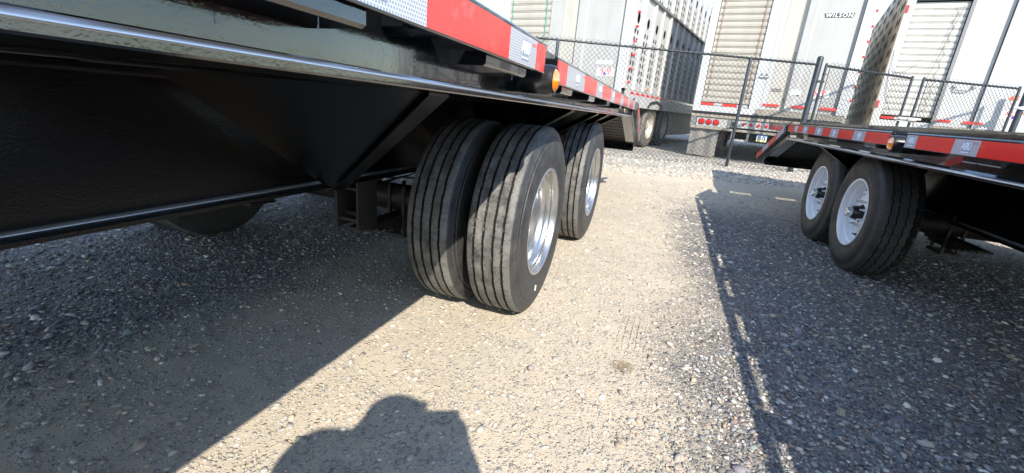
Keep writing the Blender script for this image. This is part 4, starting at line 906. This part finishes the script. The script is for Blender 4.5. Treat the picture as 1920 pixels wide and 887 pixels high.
# ---- semi 3 (right)
T3 = empty('livestock_trailer', semi_origin(12.3), -SA, 'white livestock semi trailer with dirty perforated side and orange number 45', 'semi trailer', 'livestock semi trailers beyond the fence')
e0, e1 = 1.17, 3.79; D3 = 10.0
shell(T3, e0, e1, 1.12, 4.15, D3)
strip(T3, 'corner_post', e0, 1.305, 1.06, 4.15, 0.05, 'panel_white', 0.07)
strip(T3, 'door_sill', 1.307, 2.128, 1.06, 1.20, 0.05, 'panel_white', 0.05)
slat_door(T3, 1.31, 2.125, 1.30, 3.44, 'slat_white', 0.118, 0.035)
tp = MB(); tp.box((1.307, 0.0, 3.445), (2.128, 0.06, 4.15)); tp.build('door_head', 'hub_black', T3)
for a, b, m_ in ((1.325, 1.54, 'tape_red'), (1.54, 1.70, 'tape_white'), (1.70, 1.90, 'tape_white'), ): strip(T3, 'tape_block', a, b-0.003, 1.225, 1.27, 0.0, m_)
prism_profile(T3, 'door_jamb', [(2.130, -0.03), (2.185, -0.03)], 1.06, 4.15, 'crease_grey')
prism_profile(T3, 'door_panel', [(2.188, 0.0), (2.56, 0.0), (2.575, 0.012), (2.68, 0.014), (2.695, 0.08), (2.745, 0.08)], 1.16, 4.12, 'panel_white')
prism_profile(T3, 'door_panel', [(2.75, -0.01), (3.00, -0.01), (3.02, 0.012), (3.60, 0.012)], 1.16, 4.12, 'panel_white')
prism_profile(T3, 'corner_post', [(3.604, -0.01), (3.79, -0.01)], 1.06, 4.15, 'panel_white')
strip(T3, 'rivet_panel', 2.188, 3.602, 1.06, 1.158, 0.05, 'sill_dirty', 0.05)
for a, b in ((2.20, 2.42), (2.60, 2.735), (2.75, 2.88)): strip(T3, 'tape_block', a, b, 1.24, 1.285, -0.0125, 'tape_red')
bp = MB(); bp.box((e0, -0.05, 0.99), (e1, 0.02, 1.055), 0.008); bp.build('bumper_rubber', 'hub_black', T3)
s1 = MB(); s1.box((e0, -0.03, 0.75), (e1, 0.06, 0.985)); s1.build('sill', 'sill_dirty', T3)
text('number', '45', 0.13, 'ink_orange', T3, frame((3.17, 0.009, 1.75), (1, 0, 0), (0, 0, 1)), 0.001, 0.2, 1.0, 1.1, 0.003)
maker_badge(T3, 3.27, 1.45, 0.012, 1.0)
for a in (2.30, 2.58): hb_ = MB(); hb_.box((a-0.03, -0.04, 1.90), (a+0.03, -0.0005, 1.95), 0.004); hb_.build('hinge_block', 'panel_cream', T3)
hl = MB(); hl.tube([(2.30, -0.03, 1.90), (2.33, -0.04, 1.84), (2.50, -0.04, 1.84), (2.58, -0.03, 1.90)], 0.01, 6); hl.build('door_latch', 'steel_grey', T3)
hb_ = MB(); hb_.box((3.34, -0.01, 2.5), (3.40, 0.011, 2.54), 0.004); hb_.build('hinge_block', 'panel_cream', T3)
for z in (3.30, 1.50): mb = MB(); mb.box((e0+0.005, -0.035, z-0.07), (e0+0.05, -0.0205, z+0.07), 0.005); mb.build('marker_lamp', 'lens_red', T3)
cb = MB(); cb.tube([(2.05, -0.01, 3.40), (1.98, -0.02, 3.0), (1.90, -0.02, 2.4), (1.80, -0.02, 1.8), (1.78, -0.02, 1.3)], 0.004, 5); cb.build('cable', 'cable_dark', T3)
cb = MB(); cb.tube([(1.20, -0.03, 2.55), (1.22, -0.04, 2.25), (1.33, -0.04, 2.12), (1.48, -0.03, 2.16), (1.62, -0.02, 2.30)], 0.004, 5); cb.tube([(1.21, -0.03, 2.2), (1.28, -0.04, 1.7), (1.45, -0.03, 1.3)], 0.004, 5); cb.build('cable', 'cable_dark', T3)
zigrope(T3, 'chain', 1.97, 1.4, 3.4, 0.03, 'cable_dark', 0.03, 0.24, 0.003, False)
side_bays(T3, e0, -1, D3, 1.20, 4.13, 'aluminium_dirty', 'aluminium_dirty', 10, 0.30, start=0.06, rd=0.012, hw=0.13, hh=0.10, hb=1.05)
side_bays(T3, e1, 1, D3, 1.20, 4.13, 'aluminium', 'aluminium', 16, 0.19, start=0.06, hw=0.035)
sk = MB(); sk.box((e0-0.02, 0.08, 0.75), (e0+0.03, D3, 1.19)); sk.build('lower_side_rail', 'aluminium_dirty', T3)
semi_wheel(T3, 1.2, 2.0, 0.60, 0.50, 1); semi_wheel(T3, 3.75, 2.0, 0.60, 0.50, -1)
bu = MB(); bu.box((e0+0.2, 0.06, 0.5), (e1-0.2, 0.12, 0.6)); bu.build('bumper', 'steel_grey', T3)

#FENCE
# ------------------------------------------------------------ chain link fence and gates
def mesh_panel(p0, p1, z0, z1, parent, bow=0.0, zslope=0.0):
    """woven diamonds between two points; zigzag wires in real 3-D"""
    p0, p1 = Vector(p0), Vector(p1); L_ = (p1-p0).length; u = (p1-p0)/L_; nrm = Vector((-u.y, u.x, 0)); w = 0.040
    nw = int(L_/w); rows = int((z1-z0)/w)+1; rad = 0.0036; V = []; Fq = []
    tri = [(0, rad), (-0.87*rad, -0.5*rad), (0.87*rad, -0.5*rad)]
    for i in range(nw):
        pts = []
        for j in range(rows+1):
            sgn = (i+j) % 2; s_ = i*w+(w*1.04 if sgn else -0.04*w); z = z0+j*w
            if z > z1+0.001: z = z1
            off = (0.0028 if (j+i) % 2 else -0.0028)
            pts.append(p0+u*s_+nrm*off+Vector((0, 0, z+zslope*s_)))
        b = len(V)
        for k, p in enumerate(pts):
            for (a, c_) in tri: V.append(tuple(p+u*c_+nrm*a))
        for k in range(len(pts)-1):
            for q in range(3): Fq.append((b+k*3+q, b+k*3+(q+1) % 3, b+(k+1)*3+(q+1) % 3, b+(k+1)*3+q))
    o = np_mesh('wire_mesh', np.array(V), np.array(Fq), 'fence_vinyl', False, parent=parent); o['kind'] = 'stuff'; return o
def post(parent, p, z0, z1, r, name='post'):
    mb = MB(); mb.tube([(p[0], p[1], z0), (p[0], p[1], z1-r*0.6), (p[0], p[1], z1-r*0.2), (p[0], p[1], z1)], [r, r, r*0.85, r*0.35], 14); return mb.build(name, 'fence_vinyl', parent)
def railp(parent, p, q, r, name='rail', n=12):
    mb = MB(); mb.tube([p, q], r, n); return mb.build(name, 'fence_vinyl', parent)
FN = empty('chain_link_fence', (0, 0, 0), 0, 'black chain link fence with round posts running behind the near flatbed trailer', 'fence')
pa, pbx = (-5.4, 6.36), (2.03, 9.02)
fu = (Vector(pbx)-Vector(pa)).normalized()
def fpt(x): t = (x-pa[0])/(pbx[0]-pa[0]); return (x, pa[1]+(pbx[1]-pa[1])*t)
for x in (-5.2, -1.99, 1.0): p = fpt(x); post(FN, p, float(gz(*p))-0.1, 1.90, 0.026)
railp(FN, (*fpt(-5.4), 1.885), (*fpt(2.03), 1.895), 0.018, 'top_rail')
mesh_panel((fpt(-5.4)[0], fpt(-5.4)[1]-0.022, 0), (fpt(2.0)[0], fpt(2.0)[1]-0.022, 0), 0.07, 1.945, FN)
tw = MB()
for i in range(40):
    p = fpt(-5.0+i*0.176); tw.tube([(p[0]+0.022*math.cos(t)*0.2, p[1]+0.022*math.cos(t), 1.888+0.022*math.sin(t)) for t in np.linspace(0, 2*math.pi, 9)], 0.0025, 4)
tw = tw.build('tie_wire', 'fence_vinyl', FN); tw['kind'] = 'stuff'
gp = MB(); bx_, by_ = 2.075, 9.05
GPOST = post(None, (bx_, by_), float(gz(bx_, by_))-0.1, 2.03, 0.047, 'gate_post'); tag(GPOST, 'thick dark gate post at the end of the chain link fence, left of the gate', 'post', 'gate posts')
GPOST2 = post(None, (5.88, 11.02), 0.0, 1.98, 0.047, 'gate_post'); tag(GPOST2, 'thick dark gate post at the right edge of the photo', 'post', 'gate posts')
def gate(p, q, ztop, label, hinge_left):
    G = empty('gate', (0, 0, 0), 0, label, 'gate', 'chain link gate leaves'); p, q = Vector((*p, 0)), Vector((*q, 0)); u = (q-p).normalized(); zl_, zr_ = ztop
    post(G, p, 0.22, zl_+0.03, 0.021, 'frame_stile'); post(G, q, 0.22, zr_+0.03, 0.021, 'frame_stile')
    railp(G, (p.x, p.y, zl_-0.012), (q.x, q.y, zr_-0.012), 0.019, 'top_rail'); railp(G, (p.x, p.y, 1.0), (q.x, q.y, 1.0), 0.019, 'mid_rail'); railp(G, (p.x, p.y, 0.24), (q.x, q.y, 0.24), 0.019, 'bottom_rail')
    a = p+u*0.06; b = q-u*0.03
    nrm = Vector((-u.y, u.x, 0))*-0.02
    mesh_panel(a+nrm, b+nrm, 0.24, zl_+0.05, G, zslope=(zr_-zl_)/(q-p).length)
    tn = MB(); tn.tube([tuple(a+nrm+Vector((0, 0, 0.25))), tuple(a+nrm+Vector((0, 0, zl_)))], 0.006, 5); tn.build('tension_bar', 'fence_vinyl', G)
    for zz in (0.5, 0.95, 1.4, 1.75):
        bd_ = MB(); bd_.tube([tuple(p+Vector((0, 0, zz))), tuple(p+Vector((0, 0, zz+0.02)))], 0.025, 10); bd_.tube([tuple(p+nrm+Vector((0, 0, zz+0.01))), tuple(a+nrm+Vector((0, 0, zz+0.01)))], 0.005, 5)
        bd_.build('tension_band', 'fence_vinyl', G)
    return G
G1 = gate((2.20, 9.11), (3.755, 10.03), (1.905, 1.885), 'left leaf of the chain link gate, hung on the post behind the right trailer tail', True)
G2 = gate((3.94, 10.07), (5.72, 10.95), (1.88, 1.91), 'right leaf of the chain link gate, in front of the orange number 45', False)
hg = MB()
for zz in (0.55, 1.62): hg.box((2.08, 9.0, zz), (2.21, 9.04, zz+0.035), 0.004)
hg.build('hinge', 'fence_vinyl', G1)
for zz in (1.55, 0.6): hg = MB(); hg.tube([(5.86, 10.985, zz), (5.86, 10.985, zz+0.05)], 0.056, 12); hg.tube([(5.72, 10.93, zz+0.025), (5.87, 10.98, zz+0.025)], 0.02, 8); hg.build('hinge', 'zinc', G2)
lt = MB(); lt.box((3.72, 9.985, 1.185), (4.06, 10.01, 1.225), 0.006); lt.box((3.86, 9.96, 1.165), (3.99, 10.0, 1.215), 0.01); lt.tube([(3.70, 9.97, 1.16), (3.98, 10.0, 1.15)], 0.008, 6); lt.build('latch', 'panel_grey', G2)
#PERSON
# ------------------------------------------------------------ photographer behind the camera (casts the shadow in the foreground)
def skin_figure(name, joints, mt, parent=None, root=0):
    """joints: list of (x, y, z, r, parent index)"""
    me = bpy.data.meshes.new(name); me.from_pydata([j[:3] for j in joints], [(j[4], i) for i, j in enumerate(joints) if j[4] is not None], []); me.materials.append(MATS[mt])
    o = bpy.data.objects.new(name, me); C.objects.link(o)
    md = o.modifiers.new('skin', 'SKIN'); lay = me.skin_vertices[0] if me.skin_vertices else None
    if lay is None: bpy.context.view_layer.objects.active = o; bpy.ops.mesh.customdata_skin_add() if False else None; lay = me.skin_vertices[0]
    for i, j in enumerate(joints): lay.data[i].radius = (j[3], j[3]); lay.data[i].use_root = (i == root)
    md.use_smooth_shade = True
    sb = o.modifiers.new('sub', 'SUBSURF'); sb.levels = 2; sb.render_levels = 2
    dg = bpy.context.evaluated_depsgraph_get(); dg.update(); me2 = bpy.data.meshes.new_from_object(o.evaluated_get(dg)); me2.name = name
    o.modifiers.clear(); o.data = me2; bpy.data.meshes.remove(me)
    if not me2.materials: me2.materials.append(MATS[mt])
    for p in me2.polygons: p.use_smooth = True
    if parent: o.parent = parent
    return o
HX, HY = 0.145, -0.33
def hand(J, wi, wx, wy, wz, sgn):
    """palm and five fingers curled round the phone edge; returns joints appended after wrist wi"""
    J.append((wx, wy+0.05, wz+0.02, 0.030, wi)); pi_ = len(J)-1
    for k in range(4):
        zz = wz+0.052-0.021*k; L_ = (0.045, 0.052, 0.048, 0.038)[k]
        J.append((wx+sgn*0.004, wy+0.078, zz, 0.0100, pi_)); J.append((wx-sgn*0.018, wy+0.078+L_*0.5, zz+0.002, 0.0090, len(J)-1)); J.append((wx-sgn*0.045, wy+0.078+L_*0.45, zz+0.003, 0.0078, len(J)-1))
    J.append((wx-sgn*0.022, wy+0.055, wz-0.005, 0.0125, pi_)); J.append((wx-sgn*0.048, wy+0.068, wz+0.008, 0.0105, len(J)-1))
B = [(HX+0.05, HY-0.50, 0.42, 0.135, None), (HX+0.04, HY-0.30, 0.62, 0.135, 0), (HX+0.02, HY-0.12, 0.82, 0.155, 1), (HX+0.0, HY-0.06, 0.96, 0.130, 2), (HX, HY-0.03, 1.03, 0.058, 3), (HX, HY-0.01, 1.07, 0.062, 4), (HX, HY+0.0, 1.12, 0.104, 5), (HX, HY-0.01, 1.19, 0.070, 6),
     (HX-0.235, HY-0.07, 1.0, 0.072, 3), (HX-0.22, HY+0.03, 0.78, 0.048, 8), (-0.085, -0.145, 0.872, 0.030, 9),
     (HX+0.105, HY+0.09, 0.97, 0.085, 3), (HX+0.10, HY+0.13, 0.79, 0.060, 11), (0.172, -0.120, 0.842, 0.042, 12)]
hand(B, 10, -0.070, -0.125, 0.880, -1); hand(B, 13, 0.178, -0.115, 0.862, 1)
n0 = len(B)
B += [(HX-0.07, HY-0.48, 0.40, 0.098, 0), (HX-0.14, HY-0.12, 0.46, 0.068, n0), (HX-0.12, HY-0.34, 0.10, 0.046, n0+1), (HX-0.13, HY-0.18, 0.045, 0.038, n0+2),
      (HX+0.19, HY-0.48, 0.40, 0.098, 0), (HX+0.28, HY-0.12, 0.44, 0.068, n0+4), (HX+0.25, HY-0.34, 0.10, 0.046, n0+5), (HX+0.26, HY-0.18, 0.045, 0.038, n0+6)]
PB = skin_figure('person', B, 'skin'); tag(PB, 'person crouching with a phone held out in both hands, seen only as a shadow', 'person')
JK = [(*b[:3], b[3]+0.018, b[4]) for b in B[:4]]+[(*B[8][:3], 0.088, 3), (*B[9][:3], 0.060, 4), (*[0.25*p+0.75*q for p, q in zip(B[9][:3], B[10][:3])], 0.042, 5), (*B[11][:3], 0.092, 3), (*B[12][:3], 0.070, 7), (*[0.25*p+0.75*q for p, q in zip(B[12][:3], B[13][:3])], 0.042, 8)]
skin_figure('jacket', JK, 'cloth', PB)
TRJ = [(*B[0][:3], 0.152, None)]+[(*B[n0][:3], 0.112, 0), (*B[n0+1][:3], 0.082, 1), (*B[n0+2][:3], 0.06, 2), (*B[n0+4][:3], 0.112, 0), (*B[n0+5][:3], 0.082, 4), (*B[n0+6][:3], 0.06, 5)]
skin_figure('trousers', TRJ, 'ink_dark', PB)
fc = MB(); fc.tube([(HX, HY-0.03+0.115, 1.130), (HX, HY-0.03+0.14, 1.105), (HX, HY-0.03+0.118, 1.092)], [0.010, 0.016, 0.012], 8); fc.build('nose', 'skin', PB)
for sx_ in (-1, 1): ey = MB(); ey.tube([(HX+sx_*0.032, HY-0.03+0.105, 1.145), (HX+sx_*0.032, HY-0.03+0.119, 1.145)], 0.011, 10); ey.build('eye', 'ink_dark', PB); er = MB(); er.tube([(HX+sx_*0.076, HY-0.03+0.02, 1.150), (HX+sx_*0.084, HY-0.03+0.012, 1.120), (HX+sx_*0.077, HY-0.03+0.02, 1.090)], [0.008, 0.014, 0.008], 8); er.build('ear', 'skin', PB)
mo_ = MB(); mo_.box((HX-0.024, HY-0.03+0.108, 1.066), (HX+0.024, HY-0.03+0.122, 1.073), 0.002); mo_.build('mouth', 'ink_red', PB)
hr = [(HX, HY-0.02, 1.150, 0.116, None), (HX, HY-0.03+0.01, 1.205, 0.086, 0)]; skin_figure('hair', hr, 'ink_dark', PB)
ph = MB(); ph.box((-0.030, -0.060, 0.006), (0.134, 0.008, 0.0145), 0.003)
phm = cam.matrix_world.copy(); ph.tf = lambda p: phm @ p
po = ph.build('smartphone', 'hub_black'); tag(po, 'black smartphone held level in both hands by the crouching person', 'phone')
